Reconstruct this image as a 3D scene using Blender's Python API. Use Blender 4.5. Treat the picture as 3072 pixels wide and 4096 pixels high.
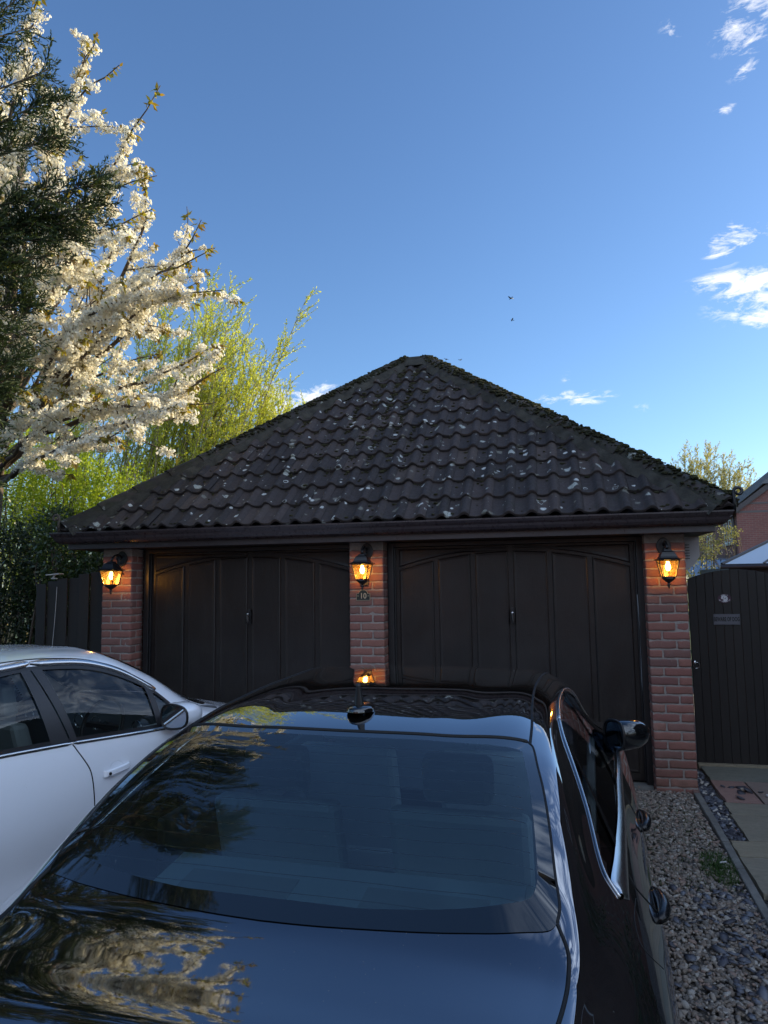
import bpy, bmesh, math, random
import numpy as np
from mathutils import Vector, Matrix
R = math.radians
random.seed(7); rng = np.random.default_rng(11)
sc = bpy.context.scene
for o in list(bpy.data.objects): bpy.data.objects.remove(o)
COL = sc.collection

# ------------------------------------------------------------------ camera
YAW, PITCH, ROLL = .2253, .0985, -.0145
cam = bpy.data.cameras.new('camera'); camo = bpy.data.objects.new('camera', cam); COL.objects.link(camo)
cy, sy, cp, sp = math.cos(YAW), math.sin(YAW), math.cos(PITCH), math.sin(PITCH)
fw = Vector((-sy*cp, cy*cp, sp)); rt = Vector((cy, sy, 0)); upv = rt.cross(fw)
cr, sr = math.cos(ROLL), math.sin(ROLL)
r2 = rt*cr+upv*sr; u2 = -rt*sr+upv*cr
M = Matrix.Identity(4)
for i in range(3): M[i][0], M[i][1], M[i][2] = r2[i], u2[i], -fw[i]
M.translation = Vector((0, -6.43, 1.758)); camo.matrix_world = M
cam.sensor_fit = 'VERTICAL'; cam.sensor_height = 32.0; cam.lens = 32.0*2848/4096
cam.clip_start = .05; cam.clip_end = 3000
sc.camera = camo
sc.render.resolution_x, sc.render.resolution_y = 768, 1024
sc.render.engine = 'CYCLES'
sc.view_settings.view_transform = 'Standard'; sc.view_settings.look = 'None'
sc.view_settings.exposure = EXPOSURE = .72
sc.view_settings.gamma = 1.0
try:
    sc.cycles.max_bounces = 8; sc.cycles.transparent_max_bounces = 24; sc.cycles.glossy_bounces = 5
    sc.cycles.sample_clamp_indirect = 4.0
except Exception: pass

# ------------------------------------------------------------------ sky + sun
SUN_EL, SUN_AZ = R(17), R(63)          # azimuth clockwise from +Y
w = bpy.data.worlds.new('World'); sc.world = w; w.use_nodes = True
nt = w.node_tree; nt.nodes.clear(); N = nt.nodes; L = nt.links
def nd(t, **k):
    n = N.new(t)
    for a, b in k.items(): setattr(n, a, b)
    return n
sky = nd('ShaderNodeTexSky'); sky.sky_type = 'NISHITA'; sky.sun_disc = False
sky.sun_elevation = SUN_EL; sky.sun_rotation = SUN_AZ; sky.altitude = 50; sky.air_density = 1.0; sky.dust_density = .6; sky.ozone_density = 3.5
bg = nd('ShaderNodeBackground'); bg.inputs[1].default_value = SKY_S = .15
out = nd('ShaderNodeOutputWorld'); L.new(bg.outputs[0], out.inputs[0])
tc = nd('ShaderNodeTexCoord')
def vm(op, a, b=None):
    n = nd('ShaderNodeVectorMath', operation=op)
    for i, q in enumerate((a, b)):
        if q is None: continue
        if isinstance(q, (tuple, list)): n.inputs[i].default_value = q
        else: L.new(q, n.inputs[i])
    return n
def ma(op, a, b=None, c=None, cl=False):
    n = nd('ShaderNodeMath', operation=op); n.use_clamp = cl
    for i, q in enumerate((a, b, c)):
        if q is None: continue
        if isinstance(q, (int, float)): n.inputs[i].default_value = q
        else: L.new(q, n.inputs[i])
    return n.outputs[0]
D = tc.outputs['Generated']
def fbm(vec, scale, detail=6, rough=.6, dist=.4):
    n = nd('ShaderNodeTexNoise'); n.inputs['Scale'].default_value = scale; n.inputs['Detail'].default_value = detail
    n.inputs['Roughness'].default_value = rough; n.inputs['Distortion'].default_value = dist
    L.new(vec, n.inputs['Vector']); return n.outputs['Fac']
strm = vm('MULTIPLY', D, (1.0, 1.0, 2.6)).outputs[0]
nzA = fbm(strm, 15, 10, .66, 1.6); nzB = fbm(strm, 55, 8, .68, 1.2)
nz = ma('ADD', ma('MULTIPLY', nzA, .68), ma('MULTIPLY', nzB, .32))
total = None
# clouds: direction, half width, half height (radians), density
CL = [((.262,.905,.352),.062,.017,1.25),((.225,.905,.36),.05,.010,.9),((.236,.884,.405),.035,.016,.85),((.217,.893,.392),.022,.02,.8),((.268,.914,.312),.04,.014,1.0),
      ((.042,.969,.243),.052,.010,.9),((.055,.97,.236),.03,.005,.6),((.033,.965,.27),.012,.008,.45),
      ((.222,.779,.587),.03,.03,.78),((.245,.77,.605),.035,.018,1.0),((.212,.823,.526),.011,.007,.9),((.153,.784,.602),.012,.012,.4),((.228,.80,.553),.018,.012,.5),
      ((-.311,.914,.26),.045,.02,.9),((-.36,.9,.25),.06,.03,.7),((.126,.967,.223),.012,.006,.35),((.3,.90,.33),.09,.03,1.2)]
for d, hw, hh, st in CL:
    dv = Vector(d).normalized(); rx = dv.cross(Vector((0,0,1))).normalized(); ry = rx.cross(dv)
    a = vm('DOT_PRODUCT', D, tuple(rx/hw)).outputs['Value']; b = vm('DOT_PRODUCT', D, tuple(ry/hh)).outputs['Value']
    r_ = ma('SQRT', ma('ADD', ma('POWER', a, 2.0), ma('POWER', b, 2.0)))
    front = ma('GREATER_THAN', vm('DOT_PRODUCT', D, tuple(dv)).outputs['Value'], .5)
    m = ma('MULTIPLY', ma('MULTIPLY', ma('SUBTRACT', 1.25, r_, cl=True), st), front)
    total = m if total is None else ma('MAXIMUM', total, m)
dens = ma('MULTIPLY', ma('SUBTRACT', ma('ADD', ma('MULTIPLY', total, .50), ma('MULTIPLY', ma('SUBTRACT', nz, .5), 3.2)), .16), 1.7, cl=True)
dens = ma('MULTIPLY', dens, ma('MULTIPLY', total, 2.2, cl=True))
# high wispy cloud to the right of the drive (seen in the car windows)
strw = vm('MULTIPLY', D, (1.2, 3.2, 4.5)).outputs[0]
wz = fbm(strw, 2.6, 10, .6, 1.8)
hemi = ma('MULTIPLY', ma('ADD', vm('DOT_PRODUCT', D, tuple(Vector((.9, .1, .45)).normalized())).outputs['Value'], -.66), 5, cl=True)
wis = ma('MULTIPLY', ma('MULTIPLY', ma('SUBTRACT', wz, .44), 4.5, cl=True), hemi)
wisd = ma('MULTIPLY', wis, .8)
back_fill = ma('MULTIPLY', ma('ADD', vm('DOT_PRODUCT', D, tuple(Vector((.45, -.85, .15)).normalized())).outputs['Value'], -.25), 2.0, cl=True)  # unseen cloud behind the camera, added as fill light
wisd = ma('MAXIMUM', wisd, ma('MULTIPLY', ma('MULTIPLY', ma('SUBTRACT', wz, .36), 4.0, cl=True), ma('MULTIPLY', back_fill, .75)))
tint = nd('ShaderNodeMixRGB', blend_type='MULTIPLY'); tint.inputs[0].default_value = 1; tint.inputs[2].default_value = (.755, .845, .95, 1); L.new(sky.outputs[0], tint.inputs[1])
mix = nd('ShaderNodeMixRGB'); L.new(dens, mix.inputs[0]); L.new(tint.outputs[0], mix.inputs[1])
mix.inputs[2].default_value = (5.2, 5.2, 5.3, 1)
mix2 = nd('ShaderNodeMixRGB'); L.new(wisd, mix2.inputs[0]); L.new(mix.outputs[0], mix2.inputs[1]); mix2.inputs[2].default_value = (9.0, 10.6, 13.0, 1)  # cloud colour brightened and blued to lift the shaded surfaces
L.new(mix2.outputs[0], bg.inputs[0])
sun = bpy.data.lights.new('sun', 'SUN'); sun.energy = 4.8; sun.angle = R(.5); sun.color = (1, .85, .55)
suno = bpy.data.objects.new('sun', sun); COL.objects.link(suno)
sd = Vector((math.cos(SUN_EL)*math.sin(SUN_AZ), math.cos(SUN_EL)*math.cos(SUN_AZ), math.sin(SUN_EL)))
suno.rotation_euler = sd.to_track_quat('Z', 'Y').to_euler(); suno.location = (20, 0, 20)

# ------------------------------------------------------------------ helpers
def gz(y): return .025*max(min(y, 0), -12)      # the drive falls away from the garage
class MB:
    def __init__(s): s.v = []; s.f = []; s.m = []; s.n = 0
    def add(s, v, f, mi=0):
        v = np.asarray(v, float).reshape(-1, 3); s.v.append(v)
        s.f += [tuple(i+s.n for i in q) for q in f]; s.m += [mi]*len(f); s.n += len(v); return s
    def box(s, x0, x1, y0, y1, z0, z1, mi=0, rot=None, piv=None):
        v = np.array([(x, y, z) for x in (x0, x1) for y in (y0, y1) for z in (z0, z1)], float)
        if rot is not None:
            p = np.array(piv if piv is not None else v.mean(0)); v = (v-p) @ np.array(rot.to_3x3()).T+p
        return s.add(v, [(0,1,3,2),(4,6,7,5),(0,4,5,1),(2,3,7,6),(0,2,6,4),(1,5,7,3)], mi)
    def tube(s, pts, r, n=8, mi=0, cap=True, closed=False):
        P = [Vector(p) for p in pts]; k = len(P)
        rr = r if isinstance(r, (list, tuple, np.ndarray)) else [r]*k
        V = []; prev = None
        for i, p in enumerate(P):
            t = (P[(i+1) % k]-P[i-1]) if closed else (P[min(i+1, k-1)]-P[max(i-1, 0)])
            t = t.normalized() if t.length > 1e-9 else Vector((0,0,1))
            if prev is None:
                a = t.cross(Vector((0,0,1)));
                if a.length < 1e-3: a = t.cross(Vector((0,1,0)))
            else: a = prev-t*prev.dot(t)
            a.normalize(); prev = a; b = t.cross(a)
            for j in range(n):
                q = 2*math.pi*j/n; V.append(p+(a*math.cos(q)+b*math.sin(q))*rr[i])
        F = []
        for i in range(k if closed else k-1):
            for j in range(n):
                a0 = i*n; a1 = ((i+1) % k)*n; F.append((a0+j, a0+(j+1) % n, a1+(j+1) % n, a1+j))
        if cap and not closed: F += [tuple(range(n-1, -1, -1)), tuple((k-1)*n+j for j in range(n))]
        return s.add([tuple(q) for q in V], F, mi)
    def lathe(s, prof, c=(0,0,0), n=16, mi=0, sx=1, sy=1, ph=0):
        V = []; F = []
        for r, z in prof:
            for j in range(n):
                q = 2*math.pi*j/n+ph; V.append((c[0]+r*math.cos(q)*sx, c[1]+r*math.sin(q)*sy, c[2]+z))
        for i in range(len(prof)-1):
            for j in range(n): F.append((i*n+j, i*n+(j+1) % n, (i+1)*n+(j+1) % n, (i+1)*n+j))
        F += [tuple(range(n-1, -1, -1)), tuple((len(prof)-1)*n+j for j in range(n))]
        return s.add(V, F, mi)
    def prism(s, poly, axis, a, b, mi=0):
        """extrude 2D polygon along axis ('x','y','z') from a to b"""
        n = len(poly)
        def p3(q, t): return {'x': (t, q[0], q[1]), 'y': (q[0], t, q[1]), 'z': (q[0], q[1], t)}[axis]
        V = [p3(q, a) for q in poly]+[p3(q, b) for q in poly]
        F = [tuple(range(n)), tuple(range(2*n-1, n-1, -1))]+[(i, i+n, (i+1) % n+n, (i+1) % n) for i in range(n)]
        return s.add(V, F, mi)
    def build(s, name, mats, parent=None, smooth=False, bevel=0, fix=True):
        me = bpy.data.meshes.new(name)
        V = np.concatenate(s.v) if s.v else np.zeros((0, 3))
        me.from_pydata(V.tolist(), [], s.f)
        for m in (mats if isinstance(mats, (list, tuple)) else [mats]): me.materials.append(m)
        if any(s.m): me.polygons.foreach_set('material_index', s.m)
        if fix:
            bm = bmesh.new(); bm.from_mesh(me); bmesh.ops.recalc_face_normals(bm, faces=bm.faces); bm.to_mesh(me); bm.free()
        if smooth: me.polygons.foreach_set('use_smooth', [True]*len(me.polygons))
        me.update(); o = bpy.data.objects.new(name, me); COL.objects.link(o)
        if parent is not None: o.parent = parent
        if bevel:
            b = o.modifiers.new('bevel', 'BEVEL'); b.width = bevel; b.segments = 2; b.limit_method = 'ANGLE'; b.angle_limit = R(40)
        return o
def fast_mesh(name, V, F, mats, parent=None, smooth=False, mi=None, quads=True):
    """big meshes from numpy arrays; F is (m,k)"""
    me = bpy.data.meshes.new(name); V = np.ascontiguousarray(V, dtype=np.float32); F = np.ascontiguousarray(F, dtype=np.int32)
    k = F.shape[1]; me.vertices.add(len(V)); me.vertices.foreach_set('co', V.ravel())
    me.loops.add(F.size); me.loops.foreach_set('vertex_index', F.ravel())
    me.polygons.add(len(F)); me.polygons.foreach_set('loop_start', np.arange(0, F.size, k, dtype=np.int32))
    for m in (mats if isinstance(mats, (list, tuple)) else [mats]): me.materials.append(m)
    if mi is not None: me.polygons.foreach_set('material_index', np.asarray(mi, dtype=np.int32))
    if smooth: me.polygons.foreach_set('use_smooth', np.ones(len(F), dtype=bool))
    me.update(calc_edges=True); me.validate()
    o = bpy.data.objects.new(name, me); COL.objects.link(o)
    if parent is not None: o.parent = parent
    return o
def empty(name, label=None, cat=None, loc=(0,0,0), group=None, rot=None):
    o = bpy.data.objects.new(name, None); COL.objects.link(o); o.location = loc; o.empty_display_size = .1
    if rot: o.rotation_euler = rot
    return tag(o, label, cat, group)
def tag(o, label=None, cat=None, group=None, kind=None):
    if label: o['label'] = label
    if cat: o['category'] = cat
    if group: o['group'] = group
    if kind: o['kind'] = kind
    return o
def copy_thing(root, loc, label, group=None, rot=None):
    def cp(o, par):
        c = o.copy(); COL.objects.link(c); c.parent = par
        for ch in [q for q in bpy.data.objects if q.parent == o and q != c]: cp(ch, c)
        return c
    kids = [q for q in bpy.data.objects if q.parent == root]
    r = root.copy(); COL.objects.link(r); r.location = loc; r['label'] = label
    if rot: r.rotation_euler = rot
    for ch in kids: cp(ch, r)
    return r
def text_mesh(name, txt, size, mat, parent, loc, rot, depth=.001, font_scale=(1, 1), align='CENTER', offset=0.0, space=1.0):
    cu = bpy.data.curves.new(name, 'FONT'); cu.body = txt; cu.size = size; cu.extrude = depth; cu.align_x = align; cu.align_y = 'CENTER'
    cu.offset = offset; cu.space_character = space; cu.resolution_u = 3
    to = bpy.data.objects.new(name+'_tmp', cu); COL.objects.link(to)
    bpy.context.view_layer.update()
    me = bpy.data.meshes.new_from_object(to.evaluated_get(bpy.context.evaluated_depsgraph_get()))
    bpy.data.objects.remove(to); bpy.data.curves.remove(cu)
    for v in me.vertices: v.co.x *= font_scale[0]; v.co.y *= font_scale[1]
    me.materials.clear(); me.materials.append(mat)
    o = bpy.data.objects.new(name, me); COL.objects.link(o); o.location = loc; o.rotation_euler = rot
    if parent is not None: o.parent = parent
    return o

# ------------------------------------------------------------------ materials
class Mat:
    def __init__(s, name):
        s.m = bpy.data.materials.new(name); s.m.use_nodes = True; s.nt = s.m.node_tree; s.N = s.nt.nodes; s.L = s.nt.links
        s.b = s.N['Principled BSDF']; s.out = s.N['Material Output']
    def set(s, **k):
        for a, v in k.items():
            a = a.replace('_', ' '); inp = s.b.inputs[a]
            if hasattr(v, 'node'): s.L.new(v, inp)
            else: inp.default_value = (*v, 1) if (isinstance(v, tuple) and len(v) == 3 and inp.type == 'RGBA') else v
        return s
    def n(s, t, **k):
        q = s.N.new(t)
        for a, b in k.items():
            if a in q.bl_rna.properties and a not in q.inputs: setattr(q, a, b)
            else: q.inputs[a].default_value = b
        return q
    def link(s, a, b): s.L.new(a, b)
    def co(s, kind='Object', scale=None):
        t = s.n('ShaderNodeTexCoord').outputs[kind]
        if scale is not None:
            m = s.n('ShaderNodeMapping'); m.inputs['Scale'].default_value = scale if isinstance(scale, tuple) else (scale,)*3
            s.link(t, m.inputs['Vector']); return m.outputs[0]
        return t
    def noise(s, vec, sc_, det=4, ro=.55, dist=0):
        q = s.n('ShaderNodeTexNoise'); q.inputs['Scale'].default_value = sc_; q.inputs['Detail'].default_value = det
        q.inputs['Roughness'].default_value = ro; q.inputs['Distortion'].default_value = dist; s.link(vec, q.inputs['Vector']); return q.outputs['Fac']
    def ramp(s, fac, stops, interp='LINEAR'):
        q = s.n('ShaderNodeValToRGB'); q.color_ramp.interpolation = interp; e = q.color_ramp.elements
        while len(e) < len(stops): e.new(.5)
        for i, (p, c) in enumerate(stops):
            e[i].position = p; e[i].color = (*c, 1) if isinstance(c, tuple) else (c, c, c, 1)
        s.link(fac, q.inputs[0]); return q.outputs[0]
    def mix(s, fac, a, b, bt='MIX'):
        q = s.n('ShaderNodeMixRGB'); q.blend_type = bt
        for i, v in enumerate((fac, a, b)):
            if hasattr(v, 'node'): s.link(v, q.inputs[i])
            else: q.inputs[i].default_value = (*v, 1) if isinstance(v, tuple) else v
        return q.outputs[0]
    def math(s, op, a, b=None, cl=False):
        q = s.n('ShaderNodeMath'); q.operation = op; q.use_clamp = cl
        for i, v in enumerate((a, b)):
            if v is None: continue
            if hasattr(v, 'node'): s.link(v, q.inputs[i])
            else: q.inputs[i].default_value = v
        return q.outputs[0]
    def bump(s, h, strength=.5, dist=.01):
        q = s.n('ShaderNodeBump'); q.inputs['Strength'].default_value = strength; q.inputs['Distance'].default_value = dist
        s.link(h, q.inputs['Height']); s.link(q.outputs[0], s.b.inputs['Normal']); return s
    def rnd(s):
        return s.n('ShaderNodeNewGeometry').outputs['Random Per Island']
def simple(name, col, rough=.5, metal=0, spec=.5, coat=0, bumps=None, var=.0):
    M_ = Mat(name); M_.set(Roughness=rough, Metallic=metal, Specular_IOR_Level=spec, Coat_Weight=coat)
    if var:
        f = M_.noise(M_.co(), 9, 5); c2 = tuple(max(0, x*(1-var)) for x in col); c3 = tuple(x*(1+var) for x in col)
        M_.set(Base_Color=M_.ramp(f, [(.3, c2), (.7, c3)]))
        M_.set(Roughness=M_.ramp(M_.noise(M_.co(), 23, 4), [(.3, max(.02, rough-.08)), (.7, rough+.08)]))
    else: M_.set(Base_Color=col)
    if bumps: M_.bump(M_.noise(M_.co(), bumps[0], 6, .6), bumps[1], bumps[2])
    return M_.m

def m_brick():
    M_ = Mat('brick'); r = M_.rnd(); c = M_.co()
    base = M_.ramp(r, [(0, (.225,.105,.085)), (.2, (.285,.130,.102)), (.4, (.25,.108,.092)), (.6, (.18,.088,.079)), (.75, (.31,.160,.125)), (.9, (.15,.085,.078)), (1, (.27,.145,.12))])
    n1 = M_.noise(c, 16, 6, .65); n2 = M_.noise(c, 90, 5, .7)
    col = M_.mix(M_.ramp(n1, [(.35, .0), (.75, .55)]), base, (.21,.09,.075))
    col = M_.mix(M_.ramp(M_.noise(c, 7, 8, .75), [(.60, 0.), (.70, .45)]), col, (.46,.33,.27))
    zz = M_.n('ShaderNodeSeparateXYZ'); M_.link(c, zz.inputs[0]); col = M_.mix(M_.math('MULTIPLY', M_.ramp(M_.noise(c, 5, 6, .7), [(.35, 0.), (.7, .9)]), M_.ramp(zz.outputs[2], [(.0, 1.0), (.5, .15)])), col, (.12,.085,.06))
    M_.set(Base_Color=col, Roughness=.92, Specular_IOR_Level=.2)
    h = M_.math('ADD', M_.math('MULTIPLY', n1, 1.4), M_.math('MULTIPLY', n2, .6)); M_.bump(h, .75, .006); return M_.m
def m_wallbrick(name, c1, c2, mortar, scale=1.0):
    M_ = Mat(name); t = M_.n('ShaderNodeTexCoord'); geo = M_.n('ShaderNodeNewGeometry')
    sep = M_.n('ShaderNodeSeparateXYZ'); M_.link(t.outputs['Object'], sep.inputs[0])
    u = M_.math('ADD', sep.outputs[0], sep.outputs[1]); cb = M_.n('ShaderNodeCombineXYZ'); M_.link(u, cb.inputs[0]); M_.link(sep.outputs[2], cb.inputs[1])
    br = M_.n('ShaderNodeTexBrick'); br.inputs['Scale'].default_value = scale; br.inputs['Brick Width'].default_value = .225; br.inputs['Row Height'].default_value = .075
    br.inputs['Mortar Size'].default_value = .006; br.inputs['Mortar Smooth'].default_value = .3; br.inputs['Color1'].default_value = (*c1, 1); br.inputs['Color2'].default_value = (*c2, 1); br.inputs['Mortar'].default_value = (*mortar, 1)
    br.inputs['Bias'].default_value = .1
    M_.link(cb.outputs[0], br.inputs['Vector'])
    col = M_.mix(M_.ramp(M_.noise(t.outputs['Object'], 1.4, 5), [(.3, .0), (.8, .45)]), br.outputs['Color'], tuple(x*.55 for x in c1))
    M_.set(Base_Color=col, Roughness=.9, Specular_IOR_Level=.2)
    M_.bump(M_.math('SUBTRACT', M_.noise(t.outputs['Object'], 60, 4), br.outputs['Fac']), .5, .008); return M_.m
def m_mortar():
    M_ = Mat('mortar'); c = M_.co(); M_.set(Base_Color=M_.ramp(M_.noise(c, 30, 6, .7), [(.3, (.22,.185,.165)), (.7, (.34,.295,.265))]), Roughness=.95, Specular_IOR_Level=.1)
    M_.bump(M_.noise(c, 160, 5, .7), .6, .004); return M_.m
def m_tile():
    M_ = Mat('concrete_tile'); c = M_.co(); g = M_.rnd()
    base = M_.ramp(M_.noise(c, 2.3, 6, .6), [(.3, (.030,.024,.023)), (.55, (.044,.034,.032)), (.8, (.058,.045,.041))])
    base = M_.mix(.72, base, M_.ramp(g, [(0, (.022,.018,.018)), (.5, (.038,.030,.029)), (.85, (.056,.042,.039)), (1, (.075,.056,.048))]))
    # pale weathering and grime
    base = M_.mix(M_.ramp(M_.noise(c, 26, 8, .75), [(.58, 0.), (.72, .35)]), base, (.16,.14,.12))
    base = M_.mix(M_.ramp(M_.noise(c, 5.5, 7, .7), [(.56, 0.), (.68, .65)]), base, (.030,.028,.020))
    def lichen(scale, thr, col, keep, ring, base):
        vd = M_.noise(c, scale*3.2, 3, .6)
        off = M_.n('ShaderNodeVectorMath'); off.operation = 'MULTIPLY_ADD'
        nn = M_.n('ShaderNodeTexNoise'); nn.inputs['Scale'].default_value = scale*2.6; M_.link(c, nn.inputs['Vector'])
        M_.link(nn.outputs['Color'], off.inputs[0]); off.inputs[1].default_value = (.45/scale,)*3; M_.link(c, off.inputs[2])
        v = M_.n('ShaderNodeTexVoronoi'); v.inputs['Scale'].default_value = scale; M_.link(off.outputs[0], v.inputs['Vector'])
        sepc = M_.n('ShaderNodeSeparateXYZ'); M_.link(v.outputs['Color'], sepc.inputs[0])
        rad = M_.math('MULTIPLY', sepc.outputs[0], thr); on = M_.math('LESS_THAN', sepc.outputs[1], keep)
        inside = M_.math('MULTIPLY', M_.math('SUBTRACT', rad, v.outputs['Distance']), 13.0, True)
        if ring:
            hole = M_.math('GREATER_THAN', v.outputs['Distance'], M_.math('MULTIPLY', rad, .62)); r2_ = M_.math('MAXIMUM', hole, M_.math('GREATER_THAN', sepc.outputs[2], .45)); inside = M_.math('MULTIPLY', inside, r2_)
        brk = M_.ramp(M_.noise(c, scale*9, 5, .75), [(.34, .15), (.50, 1.0)])
        f = M_.math('MULTIPLY', M_.math('MULTIPLY', inside, on), brk)
        return M_.mix(f, base, col)
    base = lichen(7.5, .38, (.36,.38,.35), .30, True, base)
    base = lichen(13.0, .42, (.52,.54,.52), .22, True, base)
    base = lichen(10.0, .40, (.16,.155,.13), .30, False, base)
    base = lichen(30.0, .30, (.42,.42,.38), .08, False, base)
    M_.set(Base_Color=base, Roughness=M_.ramp(M_.noise(c, 30, 5), [(.3, .62), (.7, .85)]), Specular_IOR_Level=.35)
    M_.bump(M_.math('ADD', M_.noise(c, 130, 6, .75), M_.math('MULTIPLY', M_.noise(c, 22, 4, .6), 1.2)), .55, .005); return M_.m
def m_moss(name, a, b):
    M_ = Mat(name); c = M_.co(); M_.set(Base_Color=M_.ramp(M_.noise(c, 18, 6, .7), [(.3, a), (.7, b)]), Roughness=1.0, Specular_IOR_Level=.1)
    M_.bump(M_.noise(c, 220, 6, .8), 1.0, .01); return M_.m
def m_leaf(name, cols, trans=.35, rough=.5, spec=.4):
    """leaf: per-leaf colour, part of the light passing through"""
    M_ = Mat(name); r = M_.rnd(); k = len(cols)
    col = M_.ramp(r, [(i/(k-1), q) for i, q in enumerate(cols)]); M_.set(Base_Color=col, Roughness=rough, Specular_IOR_Level=spec)
    tr = M_.n('ShaderNodeBsdfTranslucent'); M_.link(M_.mix(1., col, (1.35,1.3,.6), 'MULTIPLY'), tr.inputs['Color'])
    mx = M_.n('ShaderNodeMixShader'); mx.inputs[0].default_value = trans; M_.link(M_.b.outputs[0], mx.inputs[1]); M_.link(tr.outputs[0], mx.inputs[2]); M_.link(mx.outputs[0], M_.out.inputs[0]); return M_.m
def m_petal():
    M_ = Mat('petal'); r = M_.rnd(); col = M_.ramp(r, [(0, (.88,.83,.66)), (.5, (.92,.88,.76)), (.93, (.93,.90,.82)), (1, (.78,.64,.48))])
    M_.set(Base_Color=col, Roughness=.7, Specular_IOR_Level=.2)
    tr = M_.n('ShaderNodeBsdfTranslucent'); M_.link(col, tr.inputs['Color'])
    mx = M_.n('ShaderNodeMixShader'); mx.inputs[0].default_value = .45; M_.link(M_.b.outputs[0], mx.inputs[1]); M_.link(tr.outputs[0], mx.inputs[2]); M_.link(mx.outputs[0], M_.out.inputs[0]); return M_.m
def m_glass(name, tint, ior=1.8, rough=.0, alpha_col=None):
    """thin sheet glass: Fresnel reflection over tinted transmission"""
    M_ = Mat(name); M_.N.remove(M_.b)
    t = M_.n('ShaderNodeBsdfTransparent'); t.inputs[0].default_value = (*tint, 1); g = M_.n('ShaderNodeBsdfGlossy'); g.inputs['Roughness'].default_value = rough
    f = M_.n('ShaderNodeFresnel'); f.inputs[0].default_value = ior; mx = M_.n('ShaderNodeMixShader')
    M_.link(f.outputs[0], mx.inputs[0]); M_.link(t.outputs[0], mx.inputs[1]); M_.link(g.outputs[0], mx.inputs[2]); M_.link(mx.outputs[0], M_.out.inputs[0]); return M_.m
def m_wood(name, a, b, axis=2, rough=.6, grain=1.0, spec=.4):
    M_ = Mat(name); sc_ = [26, 26, 26]; sc_[axis] = 1.6; c = M_.co('Object', tuple(sc_)); g = M_.noise(c, 3, 6, .65, .6)
    r = M_.rnd(); col = M_.mix(.35, M_.ramp(g, [(.3, a), (.7, b)]), M_.ramp(r, [(0, tuple(x*.7 for x in a)), (1, tuple(x*1.25 for x in b))]))
    M_.set(Base_Color=col, Roughness=M_.ramp(g, [(.2, rough-.1), (.8, rough+.12)]), Specular_IOR_Level=spec); M_.bump(g, .5*grain, .003); return M_.m
def m_doorpaint():
    M_ = Mat('door_paint'); c = M_.co('Object', (14, 14, 1.6)); g = M_.noise(c, 6, 7, .7, 1.2); n2 = M_.noise(M_.co(), 3.0, 5)
    M_.set(Base_Color=M_.ramp(n2, [(.3, (.012,.0090,.0085)), (.7, (.019,.014,.013))]), Roughness=M_.ramp(M_.noise(M_.co(), 5, 5), [(.3, .30), (.7, .44)]), Specular_IOR_Level=.35)
    z_ = M_.n('ShaderNodeSeparateXYZ'); M_.link(M_.co(), z_.inputs[0]); dirt = M_.math('MULTIPLY', M_.ramp(M_.noise(M_.co('Object', (6, 6, 2.2)), 2.2, 8, .7), [(.40, 0.), (.75, .8)]), M_.ramp(z_.outputs[2], [(0, 1.0), (.85, .12)]))
    b0 = M_.b.inputs['Base Color'].links[0].from_socket; M_.set(Base_Color=M_.mix(dirt, b0, (.060,.050,.042)))
    M_.bump(M_.math('ADD', g, M_.math('MULTIPLY', M_.noise(M_.co(), 45, 4, .6, 1.5), .7)), .42, .004); return M_.m
def m_ground():
    M_ = Mat('gravel_ground'); c = M_.co()
    v = M_.n('ShaderNodeTexVoronoi'); v.inputs['Scale'].default_value = 38; M_.link(c, v.inputs['Vector'])
    s_ = M_.n('ShaderNodeSeparateXYZ'); M_.link(v.outputs['Color'], s_.inputs[0])
    col = M_.ramp(s_.outputs[0], [(0, (.07,.06,.052)), (.3, (.12,.10,.085)), (.6, (.17,.15,.13)), (.9, (.22,.19,.16)), (1, (.30,.28,.26))])
    col = M_.mix(M_.ramp(v.outputs['Distance'], [(.35, 0.), (.75, .8)]), col, (.022,.019,.015))
    M_.set(Base_Color=col, Roughness=.85); M_.bump(v.outputs['Distance'], -1.0 if False else .9, -.012 if False else .012); return M_.m
def m_stone(name, cols, rough=.75):
    M_ = Mat(name); r = M_.rnd(); c = M_.co(); k = len(cols)
    col = M_.ramp(r, [(i/(k-1), q) for i, q in enumerate(cols)], 'CONSTANT')
    col = M_.mix(M_.ramp(M_.noise(c, 60, 5, .7), [(.4, 0.), (.8, .5)]), col, (.10,.085,.07))
    M_.set(Base_Color=col, Roughness=rough, Specular_IOR_Level=.35); M_.bump(M_.noise(c, 180, 4), .3, .002); return M_.m
def m_slab(name, a, b):
    M_ = Mat(name); c = M_.co('Object', (2.0, 7.0, 3)); n1 = M_.noise(c, 2.4, 8, .65, .8); n2 = M_.noise(M_.co(), 40, 5, .7)
    col = M_.mix(M_.ramp(n2, [(.4, 0.), (.75, .4)]), M_.ramp(n1, [(.25, a), (.75, b)]), tuple(x*.6 for x in a))
    M_.set(Base_Color=col, Roughness=.82, Specular_IOR_Level=.3); M_.bump(M_.math('ADD', n1, M_.math('MULTIPLY', n2, .4)), .7, .008); return M_.m
def emis(name, col, st):
    M_ = Mat(name); M_.set(Base_Color=(0,0,0), Emission_Color=col, Emission_Strength=st); return M_.m

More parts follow.
